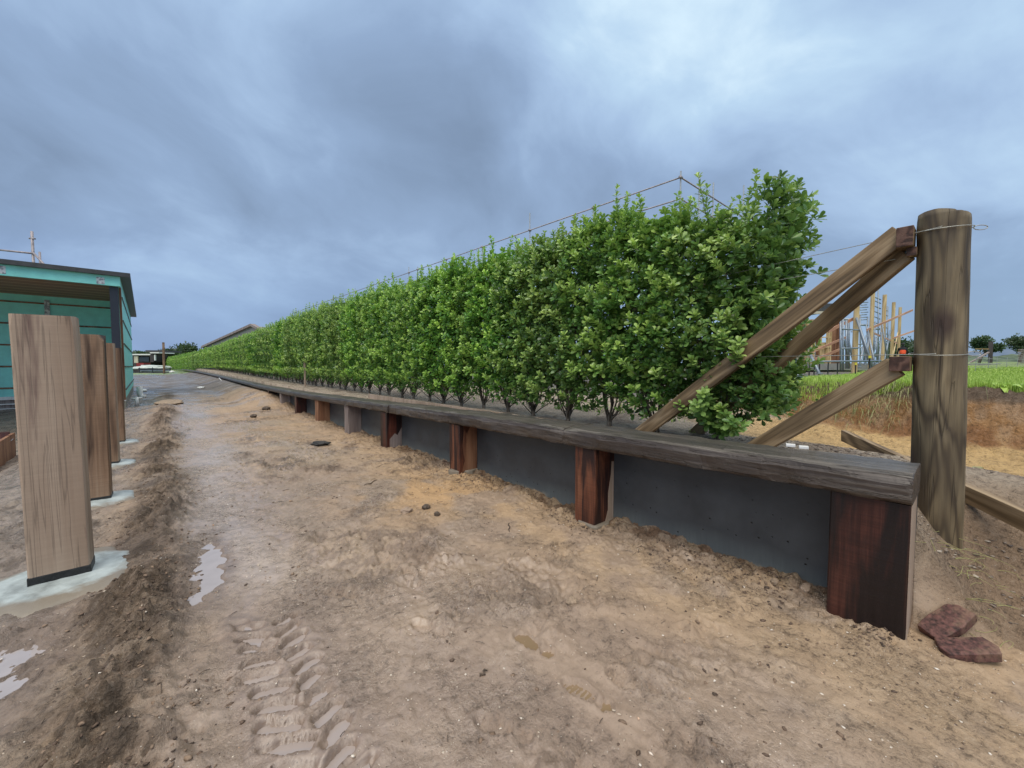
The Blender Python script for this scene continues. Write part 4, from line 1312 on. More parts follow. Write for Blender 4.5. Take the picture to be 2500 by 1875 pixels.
slab('broken_brick', [(-0.13, -0.06), (0.02, -0.065), (0.125, -0.05), (0.115, 0.055), (-0.03, 0.06), (-0.125, 0.05)], 0.055, M['brick'],
     'broken dark red brick with a cracked face, upper of the two by the round post', 'brick', (0.20, -0.55), -0.65, (3.225, 0.055, 0.062))
slab('broken_brick', [(-0.11, -0.055), (0.10, -0.058), (0.125, -0.01), (0.105, 0.055), (-0.10, 0.058), (-0.12, 0.0)], 0.050, M['brick'],
     'broken purplish red brick lying flat on the mud, lower of the two', 'brick', (0.10, -0.20), -0.95, (3.085, -0.020, 0.012))

# ================================================================== hardwood posts on the left
pgp = 'row of short hardwood posts on concrete footings'
LP = [(4.08, -0.768, -0.475, 0.19, 'post_saw', 'nearest pale rough-sawn hardwood post in the left row', 0.010),
      (6.25, -0.835, -0.548, 0.22, 'post_saw2', 'second hardwood post in the left row, black stain at its top', 0.0),
      (8.45, -0.915, -0.635, 0.20, 'post_saw2', 'third hardwood post in the left row with dark red head', 0.0),
      (10.75, -0.995, -0.715, 0.22, 'post_saw2', 'fourth and farthest hardwood post in the left row', 0.0)]
for i, (y, x0, x1, dp, mt, lb, tilt) in enumerate(LP):
    t_ = thing('timber_post', lb, 'post', ((x0 + x1) / 2, y + dp / 2, 0), 0, pgp)
    hw = (x1 - x0) / 2; hd = dp / 2
    mb = MB(); n_ = 24; zt = 1.84; zb = 0.075 if i == 0 else 0.05
    for k in range(n_ + 1):
        z = zb + (zt - zb) * k / n_
        ch = 0.010 if k < n_ else 0.018
        zz = z - (0.0 if k < n_ else 0.0)
        pts = [(-hw + ch, -hd), (hw - ch, -hd), (hw, -hd + ch), (hw, hd - ch), (hw - ch, hd), (-hw + ch, hd), (-hw, hd - ch), (-hw, -hd + ch)]
        for q, (a, b) in enumerate(pts):
            j = 0.0035 * mn.noise(Vector((q * 3.3, i * 4, z * 3)))
            # one corner of the second post is worn round at the top
            wear = -0.04 * max(0, (z - 1.74) / 0.1) ** 2 if (i == 1 and q in (1, 2)) else 0
            mb.V.append((a + j + wear * (1 if a > 0 else 0), b + j, zz))
        if k:
            for q in range(8):
                o_ = (k - 1) * 8
                mb.F.append([o_ + q, o_ + (q + 1) % 8, o_ + 8 + (q + 1) % 8, o_ + 8 + q]); mb.M.append(1 if q in (1, 2, 3) else 0)
    mb.F.append([n_ * 8 + q for q in range(8)]); mb.M.append(0)
    mb.F.append([q for q in range(8)][::-1]); mb.M.append(0)
    o = mb.build('timber', [M[mt], M['post_saw_side'] if i in (0, 2) else M[mt]], t_)
    mb = MB(); mb.box(-hw - 0.003, hw + 0.003, -hd - 0.003, hd + 0.003, -0.05, zb + 0.004)
    mb.build('bitumen_foot', M['bitumen'], t_, bevel=0.006)
    mb = MB(); N = 40
    rxx, ryy = (0.41, 0.46) if i == 0 else (0.31, 0.38)
    mb.V.append((0, 0, 0.028)); rings = [0.35, 0.6, 0.8, 0.93, 1.0, 1.08]
    for ri, rr in enumerate(rings):
        for k in range(N):
            t = 2 * math.pi * k / N
            wv_ = 1 + 0.30 * mn.noise(Vector((math.cos(t) * 1.6, math.sin(t) * 1.6, i * 7))) + 0.16 * mn.noise(Vector((math.cos(t) * 4, math.sin(t) * 6, i * 7)))
            zz = (0.026, 0.024, 0.022, 0.014, 0.0, -0.06)[ri] + 0.006 * mn.noise(Vector((rr * 5, t * 3, i)))
            mb.V.append((rxx * rr * wv_ * math.cos(t) + 0.03, ryy * rr * wv_ * math.sin(t) - 0.02, zz))
    for k in range(N): mb.F.append([0, 1 + k, 1 + (k + 1) % N]); mb.M.append(0)
    for ri in range(len(rings) - 1):
        for k in range(N):
            a = 1 + ri * N + k; b = 1 + ri * N + (k + 1) % N
            mb.F.append([a, a + N, b + N, b]); mb.M.append(0)
    mb.build('footing', M['footing'], t_, smooth=True)
    t_.rotation_euler = (0.0, -tilt, 0.0)

# ================================================================== hedge
def leaves(pos, axis, size, tint, nleaf, spread, detail):
    """rosettes of leaves; returns vertex, face and colour arrays. detail 2 = folded 6-face leaf, 1 = 2 triangles"""
    n_ = len(pos)
    axis = axis / np.linalg.norm(axis, axis=1, keepdims=True)
    ref = np.where(np.abs(axis[:, 2:3]) < 0.9, np.array([[0, 0, 1.0]]), np.array([[1.0, 0, 0]]))
    e1 = np.cross(axis, ref); e1 /= np.linalg.norm(e1, axis=1, keepdims=True)
    e2 = np.cross(axis, e1)
    N = n_ * nleaf
    rep = lambda a: np.repeat(a, nleaf, axis=0)
    k = np.tile(np.arange(nleaf), n_)
    phi = k * 2.4 + rep(rng.random(n_) * 6.28) + rng.normal(0, 0.15, N)
    lev = k / max(1, nleaf - 1)
    el = spread[0] + (spread[1] - spread[0]) * lev + rng.normal(0, 0.16, N)        # angle from the axis
    A, E1, E2 = rep(axis), rep(e1), rep(e2)
    rad = E1 * np.cos(phi)[:, None] + E2 * np.sin(phi)[:, None]
    d = A * np.cos(el)[:, None] + rad * np.sin(el)[:, None]
    up = A * np.sin(el)[:, None] - rad * np.cos(el)[:, None]                          # leaf upper side
    sd = np.cross(d, up)
    tw = rng.normal(0, 0.25, N)[:, None]
    up, sd = up * np.cos(tw) + sd * np.sin(tw), sd * np.cos(tw) - up * np.sin(tw)
    L = rep(size) * (1 - 0.30 * (1 - lev) * 0.6) * rng.uniform(0.75, 1.15, N)
    L = L[:, None]; W = L * 0.235
    base = rep(pos) - A * (0.28 * rep(size) * lev)[:, None]
    if detail == 2:
        V = np.stack([base,
                      base + d * L * 0.42 - sd * W * 0.72 + up * L * 0.05,
                      base + d * L * 0.42 - up * L * 0.005,
                      base + d * L * 0.42 + sd * W * 0.72 + up * L * 0.05,
                      base + d * L * 0.76 - sd * W + up * L * 0.03,
                      base + d * L * 0.76 - up * L * 0.05,
                      base + d * L * 0.76 + sd * W + up * L * 0.03,
                      base + d * L * 0.97 - sd * W * 0.45 - up * L * 0.07,
                      base + d * L * 0.97 + sd * W * 0.45 - up * L * 0.07], 1)
        T = np.array([(0, 1, 2, 2), (0, 2, 3, 3), (1, 4, 5, 2), (2, 5, 6, 3), (4, 7, 5, 5), (5, 7, 8, 8), (5, 8, 6, 6)])
        T3 = np.array([(0, 2, 1), (0, 3, 2), (1, 2, 5), (1, 5, 4), (2, 3, 6), (2, 6, 5), (4, 5, 7), (5, 8, 7), (5, 6, 8)])
    else:
        V = np.stack([base, base + d * L * 0.68 - sd * W + up * L * 0.05, base + d * L - up * L * 0.04, base + d * L * 0.68 + sd * W + up * L * 0.05], 1)
        T3 = np.array([(0, 2, 1), (0, 3, 2)])
    kv = V.shape[1]
    F = (T3[None] + (np.arange(N) * kv)[:, None, None]).reshape(-1, 3)
    t = np.clip(rep(tint) + rng.normal(0, 0.09, N) + 0.10 * (1 - lev) , 0, 1)
    C = np.repeat(t, kv)[:, None] * np.ones((1, 3))
    return V.reshape(-1, 3), F, C


def nz3(p, f, s):
    return np.array([mn.noise(Vector((a * f + s, b * f, c * f))) for a, b, c in p])


def bush_meshes(seed, nros, nleaf, lsize, detail, shoots, ty=0.40, tx=0.50, H=2.56, zb=0.20, stems=True, end=False):
    """foliage and stems of one hedge shrub, base at the origin"""
    global rng
    rng = np.random.default_rng(seed)
    P, A, Sz, Ti = [], [], [], []
    # stems first: a short trunk that forks into a fan
    mb = MB()
    tips = []
    nst = 15 if stems else 0
    if stems:
        mb.tube([(0, 0, -0.08), (0.005, 0.0, 0.05), (0.0, 0.01, 0.17)], [0.040, 0.030, 0.034], 8)
    for k in range(nst):
        an = 2 * math.pi * k / nst + rng.normal(0, 0.3); r1 = rng.uniform(0.10, 0.46)
        top = rng.uniform(0.9, 2.3); thick = rng.uniform(0.007, 0.018)
        low = rng.random() < 0.35
        if low: top = rng.uniform(0.35, 0.6); thick *= 0.6
        pts = [(0, 0, rng.uniform(0.02, 0.16))]
        for q in range(1, 7):
            s_ = q / 6
            rr = r1 * (s_ ** 0.6) * (1.15 if low else 1.0)
            pts.append((rr * math.cos(an) * tx / 0.5 + rng.normal(0, 0.012), rr * math.sin(an) * ty / 0.45 + rng.normal(0, 0.012), 0.10 + top * s_ ** 1.1))
        mb.tube(pts, [thick * (1 - 0.11 * q) for q in range(7)], 5)
    # body rosettes
    n_ = nros
    z = zb + (H - zb) * rng.random(n_) ** 0.93
    y = rng.uniform(-1, 1, n_) * ty
    side = np.sign(rng.random(n_) - 0.42)
    fr = 1 - np.abs(rng.normal(0, 0.22, n_)) ; inner = rng.random(n_) < 0.30
    fr[inner] = rng.random(inner.sum())
    zz = (z - zb) / (H - zb)
    prof = np.clip(0.34 + 1.7 * zz, 0, 1) * (1 - 0.30 * sst(0.80, 1.0, zz))
    q = np.stack([side * 3, y + seed * 3.7, z], 1)
    clump = nz3(q, 2.2, seed) * 0.30 + nz3(q, 6.0, seed + 9) * 0.20
    x = side * tx * np.clip(fr, 0.02, 1.2) * prof * (1 + clump)
    # the bottom of the crown is open between the stems
    keep = (zz > 0.17) | (rng.random(n_) < 0.15 + 4.2 * zz)
    keep &= ~((nz3(np.stack([x * 0 + 1.0 + side, y, z], 1), 3.0, seed + 4) > 0.42) & (rng.random(n_) < 0.6))
    pos = np.stack([x, y, z], 1)[keep]; sd_ = side[keep]; z_ = z[keep]; f_ = fr[keep]
    ax = np.stack([sd_ * rng.uniform(0.2, 1.1, len(z_)), rng.normal(0, 0.45, len(z_)), rng.uniform(0.15, 1.1, len(z_))], 1)
    ax[:, 2] += 0.5 * (z_ > H * 0.9)
    P.append(pos); A.append(ax); Sz.append(lsize * rng.uniform(0.65, 1.12, len(z_)))
    base_t = 0.38 + 0.24 * (nz3(pos, 2.6, seed + 20)) + rng.normal(0, 0.13, len(z_)) + 0.10 * (rng.random(len(z_)) < 0.4)
    base_t = np.where(rng.random(len(z_)) < 0.16, base_t + 0.35, base_t)
    P2 = []
    Ti.append(np.clip(base_t, 0.02, 1))
    # top surface rosettes
    nt_ = int(nros * 0.13)
    pt = np.stack([rng.uniform(-1, 1, nt_) * tx * 0.8, rng.uniform(-1, 1, nt_) * ty, H - 0.05 + rng.normal(0, 0.06, nt_)], 1)
    pt[:, 2] += nz3(pt, 2.6, seed + 2) * 0.26
    P.append(pt); A.append(np.stack([rng.normal(0, 0.35, nt_), rng.normal(0, 0.35, nt_), np.ones(nt_)], 1)); Sz.append(lsize * rng.uniform(0.7, 1.0, nt_)); Ti.append(np.clip(rng.normal(0.55, 0.12, nt_), 0, 1))
    # shoots: upright leafy tips above, sprigs out of the faces
    def shoot(p0, d, L, n_w, s0, t0):
        d = np.array(d, float); d /= np.linalg.norm(d)
        pts = []
        p_ = np.array(p0, float)
        for q in range(n_w + 1):
            pts.append(tuple(p_))
            d = d + np.array([rng.normal(0, 0.05), rng.normal(0, 0.05), 0.05]); d /= np.linalg.norm(d)
            if q > 0 or n_w < 3:
                P.append(p_[None].copy()); A.append(d[None].copy()); Sz.append(np.array([s0 * (1.0 if q < n_w else 0.85)])); Ti.append(np.array([min(1, t0 + 0.24 * q / n_w + rng.normal(0, 0.05))]))
            p_ = p_ + d * L / n_w
        if detail == 2: mb.tube(pts, [0.004 * (1 - 0.12 * min(q, 6)) for q in range(len(pts))], 4, caps=False)
    for k in range(shoots):
        shoot((rng.uniform(-0.8, 0.8) * tx * 0.75, rng.uniform(-1, 1) * ty, H - 0.08), (rng.normal(0, 0.22), rng.normal(0, 0.22), 1), rng.uniform(0.16, 0.50), 6, lsize * 0.74, 0.48)
    for k in range(shoots * 2):
        z0 = rng.uniform(0.35, H * 0.98); s_ = 1 if rng.random() < 0.35 else -1
        shoot((s_ * tx * 0.85 * min(1, 0.45 + z0), rng.uniform(-1, 1) * ty, z0), (s_ * 1.0, rng.normal(0, 0.5), 0.9), rng.uniform(0.08, 0.24), 3, lsize * 0.98, 0.55)
    if end:           # last shrub: rough bare flank facing the round post, long limbs reaching out
        for (tgt, n_w, sz_) in end:
            tgt = np.array(tgt); s0 = np.array([tgt[0] * 0.2, -0.05, max(0.12, tgt[2] * 0.55)])
            L = np.linalg.norm(tgt - s0); d = tgt - s0
            for rep_ in range(sz_):
                jd = d / L + rng.normal(0, 0.10, 3)
                shoot(s0 + rng.normal(0, 0.03, 3), jd, L * rng.uniform(0.75, 1.05), n_w, lsize * 1.0, 0.36)
        m_ = int(nros * 0.55)
        zf = zb + 0.15 + (H - zb) * rng.random(m_) ** 0.9
        yf = -ty - np.abs(rng.normal(0, 0.10, m_)) - 0.10 * sst(1.2, 2.4, zf)
        xf = rng.uniform(-0.9, 0.9, m_) * tx * np.clip(0.45 + 0.5 * zf, 0, 1)
        P.append(np.stack([xf, yf, zf], 1)); A.append(np.stack([rng.normal(0, 0.6, m_), -rng.uniform(0.2, 1.0, m_), rng.uniform(0.2, 1.0, m_)], 1))
        Sz.append(lsize * rng.uniform(0.7, 1.1, m_)); Ti.append(np.clip(rng.normal(0.42, 0.15, m_), 0, 1))
    P = np.concatenate(P); A = np.concatenate(A); Sz = np.concatenate(Sz); Ti = np.concatenate(Ti)
    V, F, C = leaves(P, A, Sz, Ti, nleaf, (0.25, 1.25), detail)
    fol = np_mesh('foliage', V, F, M['leaf'], col=C, link=False)
    stm = None
    if mb.V:
        stm = bpy.data.meshes.new('stems'); stm.from_pydata(mb.V, [], mb.F); stm.materials.append(M['bark'])
        stm.polygons.foreach_set('use_smooth', [True] * len(stm.polygons))
    return fol, stm


hy = [1.70]
while hy[-1] < 172: hy.append(hy[-1] + (0.66 if hy[-1] < 80 else 0.74))
hgroup = 'shrubs of the long clipped hedge'
END = [((-0.62, -0.15, 0.42), 11, 4), ((-0.50, -0.45, 0.28), 9, 3), ((0.1, -0.88, 1.02), 13, 4), ((0.2, -0.85, 0.72), 11, 3), ((0.35, -0.75, 0.45), 11, 3), ((0.1, -0.68, 1.55), 11, 2), ((0.25, -0.68, 1.90), 12, 3),
       ((0.1, -0.55, 2.02), 12, 3), ((0.0, -0.35, 2.12), 12, 2), ((-0.2, -0.50, 1.92), 12, 3), ((0.35, -0.85, 0.92), 12, 3), ((0.3, -0.45, 1.2), 6, 2)]
near = [bush_meshes(11, 1450, 7, 0.092, 2, 22, H=2.42, end=END)] + [bush_meshes(20 + i, 1550, 7, 0.094, 2, 24) for i in range(4)]
mid = [bush_meshes(40 + i, 1350, 6, 0.100, 1, 20) for i in range(4)]
farb = [bush_meshes(60 + i, 760, 6, 0.125, 1, 11) for i in range(4)]
vfar = [bush_meshes(80 + i, 300, 5, 0.19, 1, 5, stems=False) for i in range(3)]
ordn = ['first', 'second', 'third', 'fourth', 'fifth', 'sixth', 'seventh', 'eighth', 'ninth', 'tenth', 'eleventh', 'twelfth']
rr = random.Random(5)
for i, y in enumerate(hy):
    x = hedge_x(y)
    g0 = zg(x, y)
    top = float(np.interp(y, [1.7, 3, 6, 13, 28, 70, 172], [3.02, 3.10, 3.12, 3.28, 3.36, 3.50, 3.50]))
    sc = (top - g0) / 2.56
    if i == 0: st_ = near[0]
    elif y < 7.2: st_ = near[1 + i % 4]
    elif y < 20: st_ = mid[rr.randrange(4)]
    elif y < 55: st_ = farb[rr.randrange(4)]
    else: st_ = vfar[rr.randrange(3)]
    if i == 0: lb = 'first hedge shrub by the round post, long loose leafy limbs reaching past the braces'
    elif i < 12: lb = '%s hedge shrub counted from the round post, glossy green leaves above a forked grey stem' % ordn[i]
    elif y < 20: lb = 'glossy green hedge shrub in the middle stretch of the clipped hedge'
    else: lb = 'small distant green shrub in the far stretch of the clipped hedge'
    flip = rr.random() < 0.5 and i > 0
    if y < 55:
        t_ = thing('hedge_shrub', lb, 'shrub', (x + rr.uniform(-0.04, 0.04), y, g0 - 0.01), 0, hgroup)
        t_.scale = (rr.uniform(0.92, 1.08), -1.0 if flip else 1.0, sc * rr.uniform(0.96, 1.035) if i else sc)
        for nm, me in (('foliage', st_[0]), ('stems', st_[1])):
            c_ = bpy.data.objects.new(nm, me); COL.objects.link(c_); c_.parent = t_
    else:
        t_ = bpy.data.objects.new('hedge_shrub', st_[0]); COL.objects.link(t_)
        t_.location = (x + rr.uniform(-0.1, 0.1), y, g0); t_.scale = (1.0, -1.05 if flip else 1.05, sc * rr.uniform(0.94, 1.05))
        tag(t_, lb, 'shrub', hgroup)
p = on_x(745, 940, hedge_x(12) - 0.42)
local_beam('wooden_stake', (p.x, p.y, 0.6), (p.x, p.y, 2.0), 0.07, 0.05, M['post_saw_side'], 'pale square stake standing against the front of the hedge', 'stake', up=(1, 0, 0))
rng = np.random.default_rng(99)

# ================================================================== grass plateau
def blades(name, xs, ys, h0, h1, wd, mat, label, droop=0.3, tint=(0.3, 0.9), dirx=0.0):
    n_ = len(xs); z = terrain(xs, ys) - 0.01
    an = rng.random(n_) * 6.28; L = rng.uniform(h0, h1, n_); le = np.abs(rng.normal(0, droop, n_))
    dx_, dy_ = np.cos(an) * le + dirx, np.sin(an) * le
    b = np.stack([xs, ys, z], 1)
    sd = np.stack([-np.sin(an), np.cos(an), an * 0], 1) * wd
    m_ = b + np.stack([dx_ * L * 0.35, dy_ * L * 0.35, L * (0.6 - 0.25 * min(abs(dirx), 1.3))], 1)
    t_ = b + np.stack([dx_ * L, dy_ * L, L * (1.0 - 0.5 * np.minimum(le, 1.3) - 0.9 * abs(dirx))], 1)
    V = np.stack([b - sd, b + sd, m_ + sd * 0.8, m_ - sd * 0.8, t_], 1)
    F = np.array([(0, 1, 2), (0, 2, 3), (3, 2, 4)])
    Q = (F[None] + (np.arange(n_) * 5)[:, None, None]).reshape(-1, 3)
    t = np.clip(rng.uniform(*tint, n_) + 0.25 * (fbm(xs, ys, 1.5, 3, 7) - 0.5), 0, 1).repeat(5)
    o = np_mesh(name, V.reshape(-1, 3), Q, mat, col=t[:, None] * np.ones((1, 3)))
    return tag(o, label, None, kind='stuff')


n_ = 90000
u = rng.random(n_) ** 1.7
xs = 7.25 + u * 22; ys = rng.uniform(-3.5, 4.2, n_) * (0.6 + 0.7 * u) + 0.6
edge_ = 6.75 + 0.6 * sst(0.8, 3.0, ys)
k_ = (xs > edge_ + 0.38) & (ys < 3.9 - 0.8 * fbm(xs, ys, 2, 2, 3)) & ((xs < 20) | (rng.random(n_) < 0.5))
xs, ys = xs[k_], ys[k_]
blades('grass', xs, ys, 0.035, 0.115, 0.0035 + 0.0006 * (xs[:, None] - 7), M['grassm'], 'bright green grass on top of the clay bank')
n_ = 3200
ys = rng.uniform(-3.0, 3.6, n_); xs = 6.75 + 0.28 + 0.6 * sst(0.8, 3.0, ys) + rng.normal(0.18, 0.16, n_)
k_ = fbm(xs, ys, 1.4, 3, 31) > 0.52
blades('dry_grass', xs[k_], ys[k_], 0.06, 0.20, 0.0035, M['drygrass'], 'straw-coloured grass hanging over the bank edge', 1.0, (0.0, 0.8), dirx=-1.5)
# weeds
def weed(pos, label, n=16, L=0.22, seed=0):
    r_ = np.random.default_rng(seed)
    V, F, C = [], [], []
    for k in range(n):
        an = r_.random() * 6.28; up = r_.uniform(0.3, 1.0); l_ = L * r_.uniform(0.6, 1.1); w_ = l_ * 0.13
        b = len(V)
        for q in range(6):
            t = q / 5
            rr_ = l_ * t; zz = l_ * (up * t - 0.75 * t * t)
            ww = w_ * math.sin(math.pi * min(1, 0.12 + 0.88 * t)) + 0.002
            for s_ in (-1, 1):
                V.append((pos[0] + math.cos(an) * rr_ - math.sin(an) * ww * s_, pos[1] + math.sin(an) * rr_ + math.cos(an) * ww * s_, pos[2] + zz))
                C.append([0.35 + 0.3 * r_.random()] * 3)
        for q in range(5):
            F.append((b + q * 2, b + q * 2 + 1, b + q * 2 + 3)); F.append((b + q * 2, b + q * 2 + 3, b + q * 2 + 2))
    o = np_mesh('weed', np.array(V), np.array(F), M['grassm'] if 'green' in label else M['drygrass'], col=np.array(C))
    return tag(o, label, 'weed')


for (x_, y_, lb, n_, L, sd_) in [(7.42, -0.20, 'dark green broad-leaved weed on the bank edge right of the round post', 26, 0.34, 1),
                                 (7.5, 0.12, 'small green weed beside the broad-leaved one on the bank edge', 14, 0.2, 2),
                                 (4.5, 2.05, 'small green weed growing at the foot of the first hedge shrub', 18, 0.16, 3),
                                 (4.35, 1.75, 'tiny green weed between the capping and the first hedge shrub', 12, 0.12, 4),
                                 (5.3, -0.02, 'dead straw tuft lying on the pale sand', 40, 0.16, 5)]:
    weed((x_, y_, zg(x_, y_)), lb, n_, L * 0.8, sd_)
n_ = 2200
xs = rng.uniform(5.2, 9.5, n_); ys = rng.uniform(2.6, 12, n_); k_ = fbm(xs, ys, 0.8, 3, 87) > 0.55
blades('ground_weeds', xs[k_], ys[k_], 0.04, 0.10, 0.006, M['grassm'], 'low green weeds on the bare soil behind the hedge', 0.9)

# ================================================================== unfinished house with teal wrap
HO = Vector((-1.215, 19.1, 0)); HA = R(2.1)
house = thing('unfinished_house', 'unfinished single-storey house clad in teal building wrap with a deep porch', 'house', HO, HA)


def hb(name, mat, *boxes, **k):
    mb = MB()
    for b in boxes: mb.box(*b)
    return mb.build(name, mat, house, **k)


hb('front_wall', M['teal'], (-11, -0.02, 4.65, 4.75, 0.34, 4.2))
hb('side_wall', M['teal'], (-0.10, 0.0, 0.62, 14.8, 0.34, 4.2))
hb('side_skirting', M['gable'], (-0.06, -0.012, 0.45, 14.8, 0.0, 0.338))
hb('fascia', M['teal'], (-11, -0.07, 0.0, 0.12, 4.20, 4.52), (-0.068, 0.0, 0.0, 14.8, 4.203, 4.52))
hb('roof', M['roofm'], (-11, 0.26, -0.14, 15.1, 4.523, 4.66))
hb('porch_ceiling', M['soffit'], (-11, -0.072, 0.123, 4.648, 4.21, 4.24))
hb('corner_column', M['steel_dark'], (-0.27, -0.06, 0.125, 0.33, -0.1, 4.208))
hb('wall_stud', M['post_brown'], (-0.05, 0.005, 0.34, 0.46, 0.30, 4.2))
hb('wall_stud', M['post_saw_side'], (-0.05, 0.006, 0.47, 0.60, 0.30, 4.2))
hb('floor_edge', M['white'], (-0.05, 0.012, 0.20, 0.60, 0.27, 0.298))
hb('pier', M['cream'], (-0.045, 0.002, 0.25, 0.44, -0.3, 0.268))
for k in range(5):
    z = 0.66 + 0.812 * k
    hb('batten', M['post_brown'], (-11, -0.02, 4.615, 4.648, z - 0.028, z + 0.028))
    hb('side_batten', M['roofm'], (0.002, 0.03, 0.62, 14.8, z - 0.02, z + 0.02))
hb('tape_patch', M['tape'], (-2.66, -2.44, -0.008, -0.002, 4.24, 4.47))
hb('tape_patch', M['tape'], (-0.56, -0.37, -0.008, -0.002, 4.22, 4.44))
hb('tape_patch', M['tape'], (-2.26, -2.12, 4.605, 4.612, 3.35, 4.05))
# sub-floor framing seen under the front wall
hb('subfloor_frame', M['white'], (-11, -0.1, 4.60, 4.66, 0.22, 0.335), (-3.72, -3.58, 4.58, 4.64, -0.9, 0.215), (-3.575, -1.0, 4.60, 4.64, 0.04, 0.08), (-3.575, -1.0, 4.60, 4.64, -0.16, -0.10))
hb('subfloor_board', M['post_grey'], (-11, -0.1, 4.70, 4.74, -1.0, 0.215))

# raised garden box with a white sheet in front of the house
bx = thing('planter_box', 'low timber box lined with a crumpled white sheet beside the nearest post', 'box', (-3.0, 12.3, -0.45), 0.06)
def bb(name, mat, *boxes, **k):
    mb = MB()
    for b in boxes: mb.box(*b)
    return mb.build(name, mat, bx, **k)
bb('side_board', M['pine'], (-2.2, 0.36, -0.9, -0.85, -0.2, 0.42))
bb('side_board', M['post_brown'], (0.37, 0.42, -0.9, 1.6, -0.2, 0.46))
bb('corner_post', M['post_red'], (0.30, 0.44, -1.02, -0.905, -0.2, 0.58))
bb('rim', M['post_red'], (-2.2, 0.36, 1.45, 1.55, 0.36, 0.50))
mb = MB(); N = 16
for a in range(N + 1):
    for b in range(N + 1):
        x_, y_ = -2.2 + 2.56 * a / N, -0.84 + 2.3 * b / N
        mb.V.append((x_, y_, 0.36 + 0.06 * mn.noise(Vector((x_ * 2.2, y_ * 4, 1))) ))
for a in range(N):
    for b in range(N):
        o_ = a * (N + 1) + b; mb.F.append([o_, o_ + 1, o_ + N + 2, o_ + N + 1]); mb.M.append(0)
tag(mb.build('plastic_sheet', M['sheet'], smooth=True, origin=(0, 0, 0)), 'crumpled white sheet lying in the low timber box', 'sheet').location = (-3.0, 12.3, -0.45)

# drain pipe stub, fitting, white block beside the house
def elbow(name, pts, r_, label, cat):
    mb = MB(); mb.tube(pts, r_, 12)
    return tag(mb.build(name, M['white'], smooth=True), label, cat)


pz = zg(-1.12, 25.4)
elbow('drain_pipe', [(-1.12, 25.4, pz + 0.52), (-1.12, 25.4, pz + 0.2), (-1.08, 25.36, pz + 0.06), (-0.95, 25.3, pz + 0.03)], 0.11, 'white drainpipe stub standing out of the mud by the house side', 'pipe')
pz = zg(-0.98, 20.2)
t_ = thing('pipe_fitting', 'white plastic pipe fitting lying in the mud at the house corner', 'pipe fitting', (-0.98, 20.2, pz))
mb = MB(); mb.tube([(0, 0, 0.0), (0, 0, 0.34)], [0.07, 0.05], 10); mb.build('socket', M['white'], t_, smooth=True)
mb = MB(); mb.tube([(-0.14, 0, 0.28), (0.16, 0.02, 0.31)], 0.04, 10); mb.build('branch', M['white'], t_, smooth=True)
mb = MB(); mb.box(-0.14, 0.14, -0.09, 0.09, -0.02, 0.10)
o = mb.build('white_block', M['white'], bevel=0.01); o.location = (-1.18, 29.5, zg(-1.18, 29.5) + 0.12); o.rotation_euler = (0.5, 0.1, 0.4)
tag(o, 'small white block lying behind the drainpipe stub', 'block')
lump('concrete_heap', (-0.05, 19.2, zg(-0.05, 19.2) - 0.01), (0.40, 0.85, 0.09), M['stone'], 'pale spilled concrete heap on the left edge of the path', 'heap', seed=31)
lump('litter', (1.45, 32, zg(1.45, 32) + 0.04), (0.2, 0.2, 0.06), M['white'], 'white scrap lying on the gravel near the hedge', 'litter', seed=33)
mb = MB(); mb.tube([on_x(541, 936, 2.75), on_x(543, 932, 2.76), on_x(539, 927, 2.78), on_x(535, 923, 2.80)], 0.03, 8)
tag(mb.build('hose', M['white'], smooth=True), 'curved white hose end leaning over the sleeper capping', 'hose')

# scaffold tubes behind the teal house
sc_l = thing('scaffold', 'thin scaffold rail standing behind the roof of the teal house', 'scaffold', (-4.34, 30.0, 0))
def sct(parent, name, a, b, r_, mat):
    mb = MB(); o_ = Vector(parent.location)
    mb.tube([Vector(a) - o_, Vector(b) - o_], r_, 8)
    return mb.build(name, mat, parent, smooth=True)
q1, q2 = at(78, 565, 20), at(78, 640, 20)
sct(sc_l, 'standard', (q1.x, q1.y, 0), (q1.x, q1.y, q1.z), 0.055, M['galv_red'])
q3 = at(97, 615, 20); sct(sc_l, 'standard', (q3.x, q3.y, 0), (q3.x, q3.y, q3.z), 0.045, M['galv_red'])
q0 = at(-60, 604, 20.5); q4 = at(83, 619, 20); q5 = at(112, 650, 19.4)
sct(sc_l, 'rail', q0, q4, 0.045, M['galv_red']); sct(sc_l, 'rail', q4, q5, 0.045, M['galv_red'])
q6 = at(72, 582, 20); q7 = at(86, 583, 20); sct(sc_l, 'coupler', q6, q7, 0.04, M['galv_red'])

# ================================================================== scaffold behind the hedge
sc_ = thing('scaffold', 'long galvanised scaffold with double guard rail rising behind the hedge', 'scaffold', (14, 7.1, 0.9))
ZR = lambda y: 8.2 + 0.018 * (y - 7.1)
for i, (y, zt) in enumerate([(7.1, 8.42), (10.95, 8.38), (14.95, 9.2), (19.0, 8.5), (23.0, 8.55), (27.0, 8.75), (28.4, 9.0), (34, 9.0), (40, 9.1), (47, 9.2), (55, 9.35), (64, 9.5)]):
    sct(sc_, 'standard', (14, y, zg(14, y) - 0.1), (14, y, zt), 0.030, M['galv'])
    sct(sc_, 'coupler', (13.93, y, ZR(y)), (14.07, y, ZR(y)), 0.055, M['galv_red'])
for i, (x, zt) in enumerate([(15.46, 8.76), (16.68, 8.80), (19.8, 9.6), (23.3, 9.6), (26.6, 9.2), (28.4, 9.5)]):
    sct(sc_, 'standard', (x, 7.1, zg(x, 7.1) - 0.1), (x, 7.1, zt), 0.030, M['galv'])
